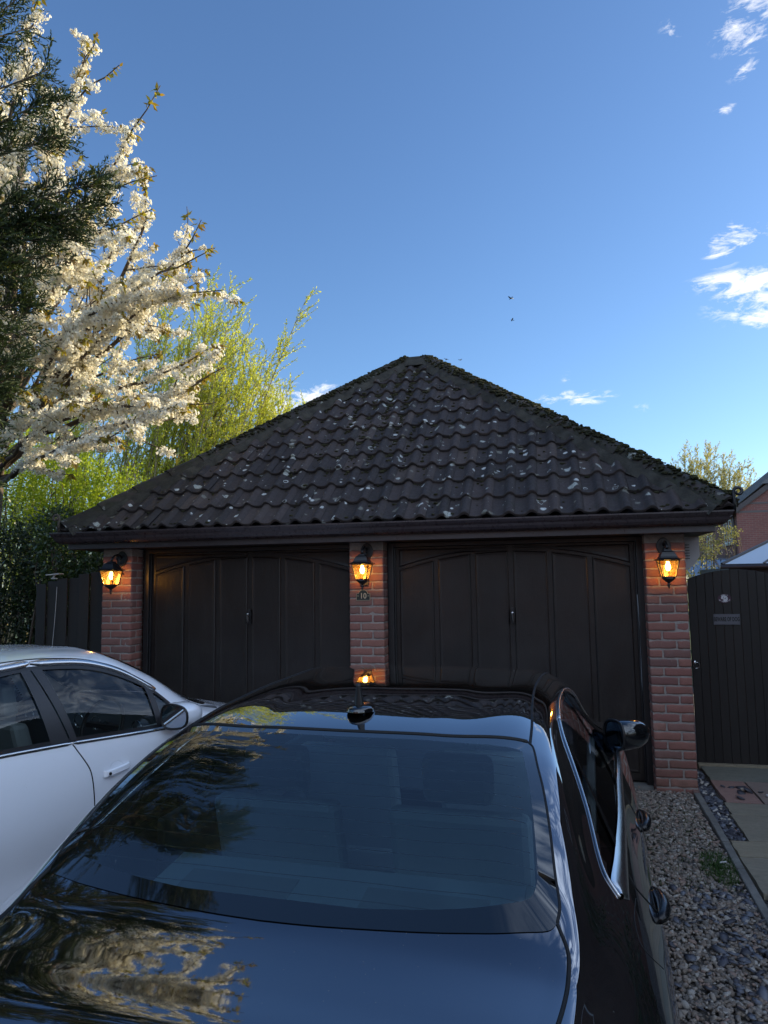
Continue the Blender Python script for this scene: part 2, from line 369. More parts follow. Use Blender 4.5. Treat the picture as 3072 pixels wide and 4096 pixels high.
MT = dict(
 brick=m_brick(), mortar=m_mortar(), tile=m_tile(), moss=m_moss('moss', (.030,.032,.014), (.075,.075,.030)), dkmoss=m_moss('dark_moss', (.028,.028,.016), (.065,.062,.034)),
 upvc=simple('brown_upvc', (.040,.029,.031), .30, spec=.5, var=.15), fascia=simple('brown_fascia', (.040,.030,.032), .34, var=.2), frame=simple('black_frame', (.012,.011,.012), .42, var=.2),
 door=m_doorpaint(), soffit=simple('soffit', (.018,.015,.015), .6),
 blackmetal=simple('black_cast_metal', (.010,.010,.012), .36, spec=.5, bumps=(70, .25, .002)), chrome=simple('chrome', (.62,.63,.65), .10, 1), satin=simple('satin_trim', (.70,.69,.67), .24, 1),
 plastic=simple('black_plastic', (.010,.010,.011), .40), gloss=simple('gloss_black', (.004,.004,.005), .05, spec=.6, coat=1), rubber=simple('rubber', (.012,.012,.012), .75),
 fence=m_wood('stained_fence', (.012,.010,.009), (.026,.021,.018), 2, .62, 1.3), gate=m_wood('stained_gate', (.012,.010,.010), (.026,.022,.020), 2, .55, 1.3),
 bark=simple('bark', (.085,.062,.045), .85, bumps=(30, .8, .01), var=.35), twig=simple('twig', (.12,.085,.055), .75, var=.3), willowbark=simple('willow_bark', (.20,.17,.09), .75, var=.3),
 concrete=simple('concrete_edging', (.17,.165,.15), .88, bumps=(55, .6, .004), var=.3),
)
def lum(h): return h
# ---- car body surface: a table of cross-sections, splined both ways ----
def crom(T, P, t):
    """monotone-ish cubic (finite-difference Hermite) through rows P at knots T"""
    T=np.asarray(T,float); P=np.asarray(P,float); t=np.clip(np.asarray(t,float),T[0],T[-1])
    d=(P[1:]-P[:-1])/(T[1:]-T[:-1])[(...,)+(None,)*(P.ndim-1)]
    m=np.zeros_like(P); m[0]=d[0]; m[-1]=d[-1]
    a,b=d[:-1],d[1:]; w=np.where(a*b>0,2*a*b/np.where(np.abs(a+b)<1e-9,1,a+b),0.0)
    m[1:-1]=w
    i=np.clip(np.searchsorted(T,t,side='right')-1,0,len(T)-2)
    h=(T[i+1]-T[i]); u=((t-T[i])/h)
    sh=(...,)+(None,)*(P.ndim-1)
    u=u[sh]; h=h[sh]
    return (2*u**3-3*u**2+1)*P[i]+(u**3-2*u**2+u)*h*m[i]+(-2*u**3+3*u**2)*P[i+1]+(u**3-u**2)*h*m[i+1]
def car_surface(stations, ny=110, nv=72):
    """stations: list of (y, [(x,z) x 11]). returns Y (ny), S (ny, nv, 2) half sections from centre top to sill"""
    T=[s[0] for s in stations]; P=np.array([s[1] for s in stations],float)
    Y=np.linspace(T[0],T[-1],ny)
    Q=crom(T,P,Y)                      # ny, k, 2
    k=Q.shape[1]; V=np.linspace(0,k-1,nv)
    S=np.zeros((ny,nv,2))
    for i in range(ny):
        S[i]=catmull(Q[i],V)
    return Y,S
def catmull(Q,V):
    k=len(Q); E=np.vstack([[ -Q[1][0], Q[1][1]],Q,2*Q[-1]-Q[-2]])   # mirrored at centre
    i=np.clip(V.astype(int),0,k-2); u=(V-i)[:,None]
    p0,p1,p2,p3=E[i],E[i+1],E[i+2],E[i+3]
    # centripetal-ish damping by scaling tangents to segment length
    d=np.linalg.norm(p2-p1,axis=1,keepdims=True)+1e-6
    d0=np.linalg.norm(p1-p0,axis=1,keepdims=True)+1e-6; d1=np.linalg.norm(p3-p2,axis=1,keepdims=True)+1e-6
    m1=d*((p1-p0)/d0*d/(d+d0)+(p2-p1)/d*d0/(d+d0))
    m2=d*((p2-p1)/d*d1/(d+d1)+(p3-p2)/d1*d/(d+d1))
    return (2*u**3-3*u**2+1)*p1+(u**3-2*u**2+u)*m1+(-2*u**3+3*u**2)*p2+(u**3-u**2)*m2
# black saloon: centre, mid, seam, pillar edge, upper window, belt, shoulder, mid side, lower, sill, under
def ST(y,c,mid,seam,edge,up,belt,sh,ms,lo,si,un): return (y,[c,mid,seam,edge,up,belt,sh,ms,lo,si,un])
BLACK=[
 ST(-2.30,(0,.70),(.35,.70),(.62,.70),(.70,.69),(.74,.68),(.78,.66),(.80,.62),(.80,.50),(.78,.36),(.74,.26),(.6,.24)),
 ST(-2.25,(0,.90),(.36,.895),(.66,.875),(.75,.86),(.79,.84),(.83,.80),(.86,.74),(.87,.55),(.85,.38),(.80,.25),(.7,.22)),
 ST(-2.15,(0,.955),(.38,.95),(.69,.93),(.765,.918),(.805,.89),(.86,.84),(.93,.78),(.985,.58),(.97,.38),(.86,.25),(.7,.2)),
 ST(-2.00,(0,.965),(.38,.962),(.70,.95),(.775,.94),(.82,.912),(.893,.852),(.975,.79),(1.015,.6),(1.005,.4),(.9,.24),(.7,.18)),
 ST(-1.83,(0,.99),(.38,.987),(.72,.965),(.785,.955),(.832,.925),(.918,.872),(1.0,.79),(1.03,.6),(1.02,.4),(.92,.22),(.7,.17)),
 ST(-1.60,(0,1.12),(.37,1.115),(.73,1.085),(.785,1.055),(.86,.98),(.935,.91),(1.01,.79),(1.04,.6),(1.03,.4),(.94,.21),(.7,.17)),
 ST(-1.35,(0,1.25),(.36,1.245),(.70,1.215),(.755,1.185),(.82,1.07),(.95,.925),(1.02,.785),(1.05,.6),(1.04,.4),(.94,.2),(.7,.17)),
 ST(-1.10,(0,1.338),(.35,1.333),(.665,1.30),(.715,1.275),(.785,1.17),(.955,.93),(1.03,.78),(1.04,.6),(1.02,.4),(.95,.2),(.7,.17)),
 ST(-.80,(0,1.375),(.34,1.37),(.64,1.345),(.69,1.32),(.745,1.25),(.96,.93),(1.025,.77),(1.015,.6),(.985,.4),(.95,.2),(.7,.17)),
 ST(-.40,(0,1.39),(.34,1.385),(.63,1.362),(.68,1.34),(.735,1.28),(.965,.925),(1.03,.765),(1.015,.6),(.985,.4),(.95,.2),(.7,.17)),
 ST( .00,(0,1.388),(.34,1.383),(.64,1.355),(.69,1.33),(.745,1.26),(.975,.92),(1.03,.76),(1.015,.6),(.985,.4),(.95,.2),(.7,.17)),
 ST( .25,(0,1.372),(.34,1.366),(.66,1.33),(.71,1.30),(.77,1.20),(.98,.915),(1.03,.755),(1.015,.6),(.985,.4),(.95,.2),(.7,.17)),
 ST( .55,(0,1.30),(.35,1.285),(.68,1.22),(.735,1.18),(.81,1.07),(.98,.91),(1.025,.75),(1.01,.6),(.98,.4),(.95,.2),(.7,.17)),
 ST( .90,(0,1.14),(.36,1.12),(.71,1.05),(.77,1.01),(.86,.95),(.97,.885),(1.015,.745),(1.0,.6),(.98,.4),(.94,.2),(.7,.17)),
 ST(1.20,(0,.99),(.37,.975),(.74,.935),(.80,.92),(.88,.895),(.95,.85),(1.00,.735),(.99,.6),(.97,.4),(.94,.2),(.7,.17)),
 ST(1.60,(0,.915),(.37,.905),(.72,.875),(.78,.86),(.86,.83),(.93,.79),(.975,.71),(.975,.58),(.95,.4),(.92,.2),(.7,.18)),
 ST(2.00,(0,.82),(.36,.81),(.66,.78),(.72,.765),(.80,.74),(.87,.70),(.92,.64),(.92,.54),(.90,.38),(.86,.22),(.7,.2)),
 ST(2.22,(0,.66),(.34,.65),(.56,.63),(.62,.62),(.69,.60),(.76,.57),(.80,.53),(.81,.48),(.79,.36),(.74,.25),(.6,.22)),
 ST(2.30,(0,.50),(.28,.50),(.45,.49),(.50,.485),(.56,.48),(.61,.47),(.64,.45),(.65,.42),(.64,.35),(.6,.3),(.5,.28)),
]
# white hatchback
WHITE=[
 ST(-2.15,(0,.60),(.35,.60),(.55,.60),(.62,.60),(.68,.59),(.74,.57),(.76,.54),(.76,.48),(.74,.38),(.7,.3),(.6,.28)),
 ST(-2.08,(0,.93),(.36,.93),(.58,.92),(.64,.91),(.70,.88),(.78,.82),(.82,.75),(.83,.55),(.80,.38),(.76,.27),(.6,.24)),
 ST(-1.95,(0,1.08),(.36,1.075),(.58,1.06),(.64,1.045),(.71,1.01),(.81,.95),(.86,.80),(.87,.6),(.85,.4),(.8,.24),(.65,.2)),
 ST(-1.55,(0,1.30),(.36,1.295),(.56,1.275),(.615,1.255),(.68,1.20),(.84,1.00),(.89,.80),(.90,.6),(.88,.4),(.85,.2),(.7,.18)),
 ST(-1.10,(0,1.405),(.36,1.40),(.56,1.382),(.61,1.375),(.655,1.325),(.86,1.005),(.90,.80),(.91,.6),(.89,.4),(.86,.2),(.7,.17)),
 ST(-.60,(0,1.452),(.36,1.446),(.56,1.426),(.61,1.42),(.65,1.375),(.87,.99),(.905,.79),(.912,.6),(.89,.4),(.87,.2),(.7,.17)),
 ST(-.02,(0,1.450),(.36,1.444),(.56,1.424),(.612,1.412),(.655,1.362),(.87,.97),(.905,.785),(.912,.6),(.89,.4),(.87,.2),(.7,.17)),
 ST( .34,(0,1.43),(.36,1.42),(.575,1.375),(.63,1.345),(.69,1.27),(.87,.955),(.905,.78),(.912,.6),(.89,.4),(.87,.2),(.7,.17)),
 ST( .66,(0,1.32),(.37,1.30),(.60,1.235),(.665,1.20),(.74,1.13),(.87,.94),(.905,.77),(.91,.6),(.89,.4),(.87,.2),(.7,.17)),
 ST(1.02,(0,1.10),(.38,1.075),(.65,1.00),(.71,.975),(.78,.95),(.865,.905),(.90,.76),(.905,.6),(.885,.4),(.86,.2),(.7,.17)),
 ST(1.30,(0,.955),(.38,.94),(.67,.905),(.73,.89),(.80,.87),(.855,.83),(.89,.745),(.90,.6),(.88,.4),(.86,.2),(.7,.17)),
 ST(1.62,(0,.87),(.37,.86),(.64,.825),(.70,.81),(.76,.79),(.82,.76),(.87,.70),(.88,.58),(.87,.4),(.84,.2),(.7,.18)),
 ST(1.95,(0,.77),(.35,.76),(.56,.74),(.62,.725),(.68,.71),(.75,.68),(.80,.63),(.82,.54),(.80,.38),(.78,.22),(.65,.2)),
 ST(2.18,(0,.66),(.33,.65),(.48,.63),(.54,.615),(.60,.59),(.66,.56),(.70,.52),(.71,.47),(.70,.36),(.66,.25),(.6,.22)),
 ST(2.27,(0,.50),(.27,.50),(.40,.49),(.45,.485),(.50,.48),(.55,.46),(.58,.44),(.59,.41),(.58,.35),(.55,.3),(.5,.28)),
]
# ================================================================== THE GROUND
def build_ground():
    ys = [-400, -60, -12, -9, -6, -3, 0, 3, 12, 60, 400]; xs = [-400, -60, -15, -6, 0, 6, 15, 60, 400]
    V = [(x, y, gz(y)-.012) for y in ys for x in xs]; nx = len(xs)
    F = [(j*nx+i, j*nx+i+1, (j+1)*nx+i+1, (j+1)*nx+i) for j in range(len(ys)-1) for i in range(nx-1)]
    o = MB().add(V, F).build('ground', m_ground()); tag(o, kind='structure')
    # lawn sheet behind the garage and boundary
    M_ = Mat('lawn'); c = M_.co(); M_.set(Base_Color=M_.ramp(M_.noise(c, 8, 8, .7), [(.3, (.025,.05,.012)), (.7, (.06,.10,.03))]), Roughness=.95)
    o = MB().add([(-60, 6.3, -.004), (60, 6.3, -.004), (60, 90, -.004), (-60, 90, -.004)], [(0,1,2,3)]).build('lawn', M_.m); tag(o, kind='structure')
build_ground()

# ================================================================== THE GARAGE
GX0, GX1 = -4.416, 1.13
PIERS = [(-4.416, -4.089), (-1.815, -1.488), (.803, 1.13)]
garage = empty('garage', 'brick double garage with hipped dark tiled roof and two brown up-and-over doors', 'garage')
def brick_geo(mb, x0, x1, y0, y1, z0, z1, nx=9, ny=4, nz=4, r=.007):
    """one brick with soft irregular arrises"""
    idx = {}; V = []
    c = np.array([(x0+x1)/2, (y0+y1)/2, (z0+z1)/2]); h = np.array([x1-x0, y1-y0, z1-z0])/2
    ph = rng.uniform(0, 6.28, 6); am = rng.uniform(.0004, .0016, 3); tw = rng.uniform(-.0016, .0016, 3)
    def vert(i, j, k):
        if (i, j, k) in idx: return idx[(i, j, k)]
        p = np.array([2*i/nx-1, 2*j/ny-1, 2*k/nz-1]);
        p = np.sign(p)*(1-(1-abs(p))**1.25)
        q = p*h; inner = np.clip(q, -(h-r), h-r); dlt = q-inner; l = np.linalg.norm(dlt)
        if l > 1e-9: q = inner+dlt/l*min(l, r)
        q = q+np.array([math.sin(p[2]*3+ph[0])*am[0], math.sin(p[0]*4+ph[1])*am[1], math.sin(p[0]*5+ph[2])*am[2]*1.5])+rng.normal(0, .0006, 3)
        q[1] += tw[1]*2
        idx[(i, j, k)] = len(V); V.append(c+q); return idx[(i, j, k)]
    F = []
    for a in range(nx):
        for b in range(nz):
            F.append((vert(a, 0, b), vert(a+1, 0, b), vert(a+1, 0, b+1), vert(a, 0, b+1)))
        for b in range(ny):
            F.append((vert(a, b, 0), vert(a, b+1, 0), vert(a+1, b+1, 0), vert(a+1, b, 0))); F.append((vert(a, b, nz), vert(a+1, b, nz), vert(a+1, b+1, nz), vert(a, b+1, nz)))
    for a in range(ny):
        for b in range(nz):
            F.append((vert(0, a, b), vert(0, a, b+1), vert(0, a+1, b+1), vert(0, a+1, b))); F.append((vert(nx, a, b), vert(nx, a+1, b), vert(nx, a+1, b+1), vert(nx, a, b+1)))
    mb.add(V, F)
for pi, (x0, x1) in enumerate(PIERS):
    mb = MB(); core = MB(); core.box(x0+.004, x1-.004, .0055, .22, -.05, 2.13)
    for k in range(28):
        z0 = -.035+.075*k+.005; z1 = z0+.065
        if z0 > 2.10: break
        z1 = min(z1, 2.127)
        A = (k+pi) % 2
        if A: segs = [(x0, x0+.1025, .215), (x0+.1125, x1, .1025)]
        else: segs = [(x0, x0+.215, .1025), (x0+.225, x1, .215)]
        for a, b, dep in segs:
            brick_geo(mb, a, b, rng.uniform(-.0015, .0015), dep, z0+rng.uniform(-.001, .001), z1+rng.uniform(-.001, .001), nx=10 if b-a > .15 else 6)
        if A: brick_geo(mb, x1-.1025, x1, .1125, .215, z0, z1, nx=4)
        else: brick_geo(mb, x0, x0+.1025, .1125, .215, z0, z1, nx=4)
    p = mb.build('brick_pier', MT['brick'], garage, fix=True, smooth=True); core.build('mortar_bed', MT['mortar'], p)
wallmat = m_wallbrick('wall_brick', (.32,.12,.085), (.26,.09,.075), (.40,.34,.30))
mb = MB(); mb.box(GX0, GX0+.215, .222, 5.3, -.1, 2.13).box(GX1-.215, GX1, .222, 5.3, -.1, 2.13).box(GX0+.217, GX1-.217, 5.085, 5.3, -.1, 2.13); mb.build('wall', wallmat, garage)
MB().box(GX0+.01, GX1-.01, .03, .22, -.12, -.036).build('footing', MT['mortar'], garage)
# floor slab just inside the doors
MB().box(-4.08, -1.82, .10, .9, -.06, .012).build('door_sill', MT['concrete'], garage); MB().box(-1.48, .795, .10, .9, -.06, .012).build('door_sill', MT['concrete'], garage)
# doors: flush panel with six raised panels under a shallow arch
DOOR_H = 2.085
def garage_door(cx, label):
    d = MB(); d.box(cx-1.085, cx+1.085, .205, .245, .035, DOOR_H)
    top = lambda x: 2.052-.158*((x)/1.04)**2
    o = d.build('garage_door', MT['door'], garage); 
    if label: o['label'] = label
    edges = [-1.04, -.692, -.346, 0, .346, .698, 1.04]; hw = .022
    P = MB()
    def panel(poly):
        n = len(poly); cen = np.mean(poly, 0)
        def inset(q, t):   # move towards the polygon's inside
            out_ = []
            for i in range(n):
                a, b, c = np.array(poly[i-1]), np.array(poly[i]), np.array(poly[(i+1) % n])
                e1 = (b-a)/np.linalg.norm(b-a); e2 = (c-b)/np.linalg.norm(c-b)
                n1 = np.array([-e1[1], e1[0]]); n2 = np.array([-e2[1], e2[0]]); m = n1+n2; m = m/max(.3, np.dot(m, n1)); out_.append(b+m*t)
            return out_
        rings = [(poly, .2045), (inset(poly, .004), .194), (inset(poly, .012), .190), (inset(poly, .03), .1925)]
        V = []; F = []
        for pl, y in rings: V += [(q[0], y, q[1]) for q in pl]
        for r_ in range(len(rings)-1):
            for i in range(n): F.append((r_*n+i, r_*n+(i+1) % n, (r_+1)*n+(i+1) % n, (r_+1)*n+i))
        F.append(tuple(range((len(rings)-1)*n, len(rings)*n))); P.add(V, F)
    for i in range(6):
        a = edges[i]+(hw if i else 0.0); b = edges[i+1]-(hw if i < 5 else 0.0)
        pts = [(cx+a, .10), (cx+b, .10)]+[(cx+x, top(x)-.022) for x in np.linspace(b, a, 9)]
        panel(pts)
    for s_ in (-1, 1):
        xs_ = np.linspace(.02, 1.04, 12); xs_ = [s_*x for x in xs_]
        arch = [(cx+x, top(x)+.004) for x in xs_]
        pts = arch+[(cx+s_*1.04, 2.066), (cx+s_*.02, 2.066)]
        if s_ < 0: pts = pts[::-1]
        panel(pts)
    P.build('door_panel', MT['door'], o, smooth=False)
    H = MB(); hx, hz = cx+.006, 1.446
    H.prism([(hx-.016, hz-.075), (hx+.016, hz-.075), (hx+.02, hz), (hx+.014, hz+.065), (hx-.014, hz+.065), (hx-.02, hz)], 'y', .165, .189)
    H.tube([(hx, .165, hz), (hx, .135, hz)], .011, 12).tube([(hx-.004, .138, hz+.01), (hx+.004, .130, hz-.05), (hx+.006, .128, hz-.066)], [.014, .011, .008], 10)
    h_ = H.build('door_handle', MT['blackmetal'], o, bevel=.002)
    MB().lathe([(.0085, 0), (.0085, .003), (.005, .004)], (0, 0, 0), 14).build('lock_barrel', MT['chrome'], h_)
    lb = [q for q in h_.children][0]; lb.location = (hx, .136, hz+.022); lb.rotation_euler = (R(90), 0, 0)
    fr = MB(); z1 = 2.13
    fr.box(cx-1.147, cx-1.089, .155, .25, .0, z1-.003).box(cx+1.089, cx+1.147, .155, .25, .0, z1-.003).box(cx-1.089, cx+1.089, .155, .25, DOOR_H+.004, z1-.003)
    fr.box(cx-1.089, cx-1.076, .18, .2, .03, DOOR_H).box(cx+1.076, cx+1.089, .18, .2, .03, DOOR_H)
    fr.build('door_frame', MT['frame'], garage, bevel=.004)
    return o
garage_door(-2.897, None); garage_door(-.337, None)
# white draught seal showing down the right-hand frame
MB().tube([(.748, .176, 1.62), (.755, .174, 1.3), (.752, .175, .9), (.757, .174, .72)], .0035, 6).build('door_seal', simple('grey_seal', (.30,.31,.33), .5), garage)
# fascia, soffit, gutter
F_ = MB(); yF = -.225; xa, xb = -4.66, 1.325
F_.box(xa, xb, yF, yF+.02, 2.128, 2.27).box(xa, xa+.02, yF+.021, 5.5, 2.128, 2.27).box(xb-.02, xb, yF+.021, 5.5, 2.128, 2.27)
F_.build('fascia', MT['fascia'], garage, bevel=.003)
MB().box(xa+.022, xb-.022, yF+.022, 5.48, 2.131, 2.146).build('soffit', MT['soffit'], garage)
def gutter_profile(s_=1):   # ogee, outward negative y
    P_ = [(-.002, .0), (-.02, -.004), (-.05, -.002), (-.075, .012), (-.090, .034), (-.096, .055), (-.110, .072), (-.122, .092), (-.122, .102), (-.112, .104), (-.110, .096), (-.100, .088)]
    return P_
prof = gutter_profile(); GZ = 2.187
def gutter_run(mb, a, b, fixed, axis, sgn):
    V = []; n = len(prof)
    for t, e in ((a, -1), (b, 1)):
        for d, z in prof:
            o_ = fixed+sgn*(-d)*-1 if False else fixed+sgn*d*-1*-1
            tt = t+e*(-d)   # mitred corners
            V.append((tt, fixed+d, GZ+z) if axis == 'x' else (fixed-sgn*d, tt, GZ+z))
    F = [(i, i+1, n+i+1, n+i) for i in range(n-1)]; mb.add(V, F)
g = MB(); gutter_run(g, xa, xb, yF, 'x', 1); gutter_run(g, yF, 5.5, xb, 'y', 1)
n = len(prof); V = []
for t, e in ((yF, -1), (5.5, 1)):
    for d, z in prof: V.append((xa+d, t+e*(-d), GZ+z))
g.add(V, [(i, i+1, n+i+1, n+i) for i in range(n-1)])
go = g.build('gutter', MT['upvc'], garage, fix=False); so = go.modifiers.new('solid', 'SOLIDIFY'); so.thickness = .004; so.offset = 0
# ---- roof of interlocking single-roll tiles
EX0, EX1, EY0 = -4.685, 1.445, -.295; EZ = 2.300; PITCH_R = R(38.6)
W_ = EX1-EX0; RIDGE = .30; DEP = W_-RIDGE; EY1 = EY0+DEP; HD = DEP/2; SL = HD/math.cos(PITCH_R); GA = SL/12.0; RP = .192
RZ = EZ+HD*math.tan(PITCH_R)
def roll_profile(u):
    """u in [0,1) across one tile: flat sagging pan then a rounded roll with an undercut joint"""
    a = np.where(u < .52, -.010*np.sin(np.pi*u/.52), .034*np.sin(np.pi*np.clip((u-.52)/.48, 0, 1))**.85)
    return a
def tile_slope(origin, e_s, e_in, width):
    """origin at eave corner, e_s along eave, e_in horizontally into the roof"""
    o_ = np.array(origin); es = np.array(e_s, float); ei = np.array(e_in, float); nrm = -ei*math.sin(PITCH_R)+np.array([0,0,1])*math.cos(PITCH_R); up_ = ei*math.cos(PITCH_R)+np.array([0,0,1])*math.sin(PITCH_R)
    V = []; F = []; cnt = 0
    nt_ = int(width/RP)+1; sub = 13
    for k in range(12):
        d0 = k*GA; tiles = range(nt_)
        for t in tiles:
            s0 = t*RP+.004; lift0 = rng.uniform(-.0035, .0035); yaw_ = rng.normal(0, .002); dd = rng.uniform(-.004, .004)
            lim0 = d0*math.cos(PITCH_R)*1.0
            if s0+RP < lim0-.02 or s0 > width-lim0+.02: continue
            u = np.linspace(0, 1, sub); s = s0+u*RP*.995
            z = roll_profile(u*.999)
            rows = [(-.026, 0.), (-.004, .0), (.0, .004), (.0, GA*.33), (.0, GA*.66), (.0, GA+.035)]
            base = cnt
            for ri, (ex, dl) in enumerate(rows):
                frac = dl/GA; lift = .030*(1-frac)+lift0*(1-frac)
                hh = z+lift+ex*(1.0)+ (yaw_*(u-.5)*2)
                if ri == 0: hh = z*.9+lift-.024
                dcur = d0+dl+dd; 
                ss = np.clip(s, min(dcur*math.cos(PITCH_R)-.03, width/2), max(width-dcur*math.cos(PITCH_R)+.03, width/2))
                pts = o_+np.outer(ss, es)+up_*dcur+np.outer(hh, nrm); V.append(pts); cnt += sub
            for ri in range(len(rows)-1):
                for i in range(sub-1):
                    F.append((base+ri*sub+i, base+ri*sub+i+1, base+(ri+1)*sub+i+1, base+(ri+1)*sub+i))
    return np.concatenate(V), np.array(F)
roof = empty('roof'); roof.parent = garage
slopes = [((EX0, EY0, EZ), (1,0,0), (0,1,0), W_), ((EX1, EY0, EZ), (0,1,0), (-1,0,0), DEP), ((EX1, EY1, EZ), (-1,0,0), (0,-1,0), W_), ((EX0, EY1, EZ), (0,-1,0), (1,0,0), DEP)]
bpy.data.objects.remove(roof)
allV = []; allF = []; c0 = 0
for sl in slopes:
    v, f = tile_slope(*sl); allV.append(v); allF.append(f+c0); c0 += len(v)
roof = fast_mesh('roof', np.concatenate(allV), np.concatenate(allF), MT['tile'], garage, smooth=True)
es_ = roof.modifiers.new('edges', 'EDGE_SPLIT'); es_.split_angle = R(38)
# underlay closing the roof
a_, b_ = (EX0+HD, EY0+HD, RZ-.03), (EX1-HD, EY0+HD, RZ-.03)
V = [(EX0+.03, EY0+.03, EZ-.01), (EX1-.03, EY0+.03, EZ-.01), (EX1-.03, EY1-.03, EZ-.01), (EX0+.03, EY1-.03, EZ-.01), a_, b_]
MB().add(V, [(0,1,5,4), (1,2,5), (2,3,4,5), (3,0,4)]).build('underlay', MT['plastic'], roof)
# hip and ridge tiles (third-round) bedded in mortar
def cap_run(mb, mo, p, q, n_seg, r=.125, flare=.012):
    p, q = Vector(p), Vector(q); d = (q-p).normalized(); side = d.cross(Vector((0,0,1))).normalized(); up_ = side.cross(d).normalized(); Ltot = (q-p).length
    for k in range(n_seg):
        a0 = p+d*(Ltot*k/n_seg-.01); a1 = p+d*(Ltot*(k+1)/n_seg+.02); j = rng.uniform(-.006, .006)
        V = []; m = 13
        for (c, rr) in ((a0, r+flare), (a0+d*.002, r+flare), (a1, r-.004)):
            for i in range(m):
                th = -R(72)+R(144)*i/(m-1); nz_ = rng.normal(0, .0018)
                V.append(c+side*(math.sin(th)*rr*1.06+j)+up_*((math.cos(th)*rr+nz_-.055)))
        for i in range(m):
            th = -R(72)+R(144)*i/(m-1); V.append(a0+side*(math.sin(th)*(r-.012))+up_*(math.cos(th)*(r-.012)-.055))
        F = [(0*m+i, 0*m+i+1, 1*m+i+1, 1*m+i) for i in range(m-1)]+[(m+i, m+i+1, 2*m+i+1, 2*m+i) for i in range(m-1)]+[(i, i+1, 3*m+i+1, 3*m+i) for i in range(m-1)]
        mb.add([tuple(v) for v in V], F)
    # mortar fillets filling the roll hollows each side
    for s_ in (-1, 1):
        n2 = n_seg*8; V = []
        for i in range(n2+1):
            c = p+d*(Ltot*i/n2); w0 = rng.normal(0, .004)
            V += [tuple(c+side*s_*.10+up_*(.0)), tuple(c+side*s_*(.128+w0)+up_*(-.022)), tuple(c+side*s_*(.175+w0*2)+up_*(-.105))]
        mo.add(V, [(3*i+a, 3*i+a+1, 3*i+a+4, 3*i+a+3) for i in range(n2) for a in (0, 1)])
caps = MB(); mort = MB()
HO = .045
for p, q in (((EX0+.02, EY0+.02, EZ+HO), (a_[0], a_[1], RZ+HO)), ((EX1-.02, EY0+.02, EZ+HO), (b_[0], b_[1], RZ+HO)), ((EX0, EY1, EZ+HO), (a_[0], a_[1], RZ+HO)), ((EX1, EY1, EZ+HO), (b_[0], b_[1], RZ+HO))):
    cap_run(caps, mort, p, q, 12, .115)
cap_run(caps, mort, (a_[0]-.03, a_[1], RZ+HO-.012), (b_[0]+.03, b_[1], RZ+HO-.004), 1, .112, .004)
captile = MT['tile'].copy(); captile.name = 'mossy_hip_tile'
_r = captile.node_tree.nodes['Principled BSDF']; _o = _r.inputs['Base Color'].links[0].from_socket; _t = captile.node_tree.nodes
_n2 = _t.new('ShaderNodeTexNoise'); _n2.inputs['Scale'].default_value = 9; _n2.inputs['Detail'].default_value = 8; _n2.inputs['Roughness'].default_value = .75; _tc = _t.new('ShaderNodeTexCoord'); _rp = _t.new('ShaderNodeValToRGB'); _rp.color_ramp.elements[0].position = .42; _rp.color_ramp.elements[1].position = .56; _mx = _t.new('ShaderNodeMixRGB')
_l = captile.node_tree.links; _l.new(_tc.outputs['Object'], _n2.inputs['Vector']); _l.new(_n2.outputs['Fac'], _rp.inputs[0]); _l.new(_rp.outputs[0], _mx.inputs[0]); _l.new(_o, _mx.inputs[1]); _mx.inputs[2].default_value = (.030,.030,.018,1); _l.new(_mx.outputs[0], _r.inputs['Base Color'])
co_ = caps.build('hip_tile', captile, roof, smooth=True); co_.modifiers.new('e', 'EDGE_SPLIT').split_angle = R(40)
mort.build('hip_mortar', simple('weathered_mortar', (.038,.035,.028), .95, bumps=(60, .9, .008), var=.5), roof, smooth=True)
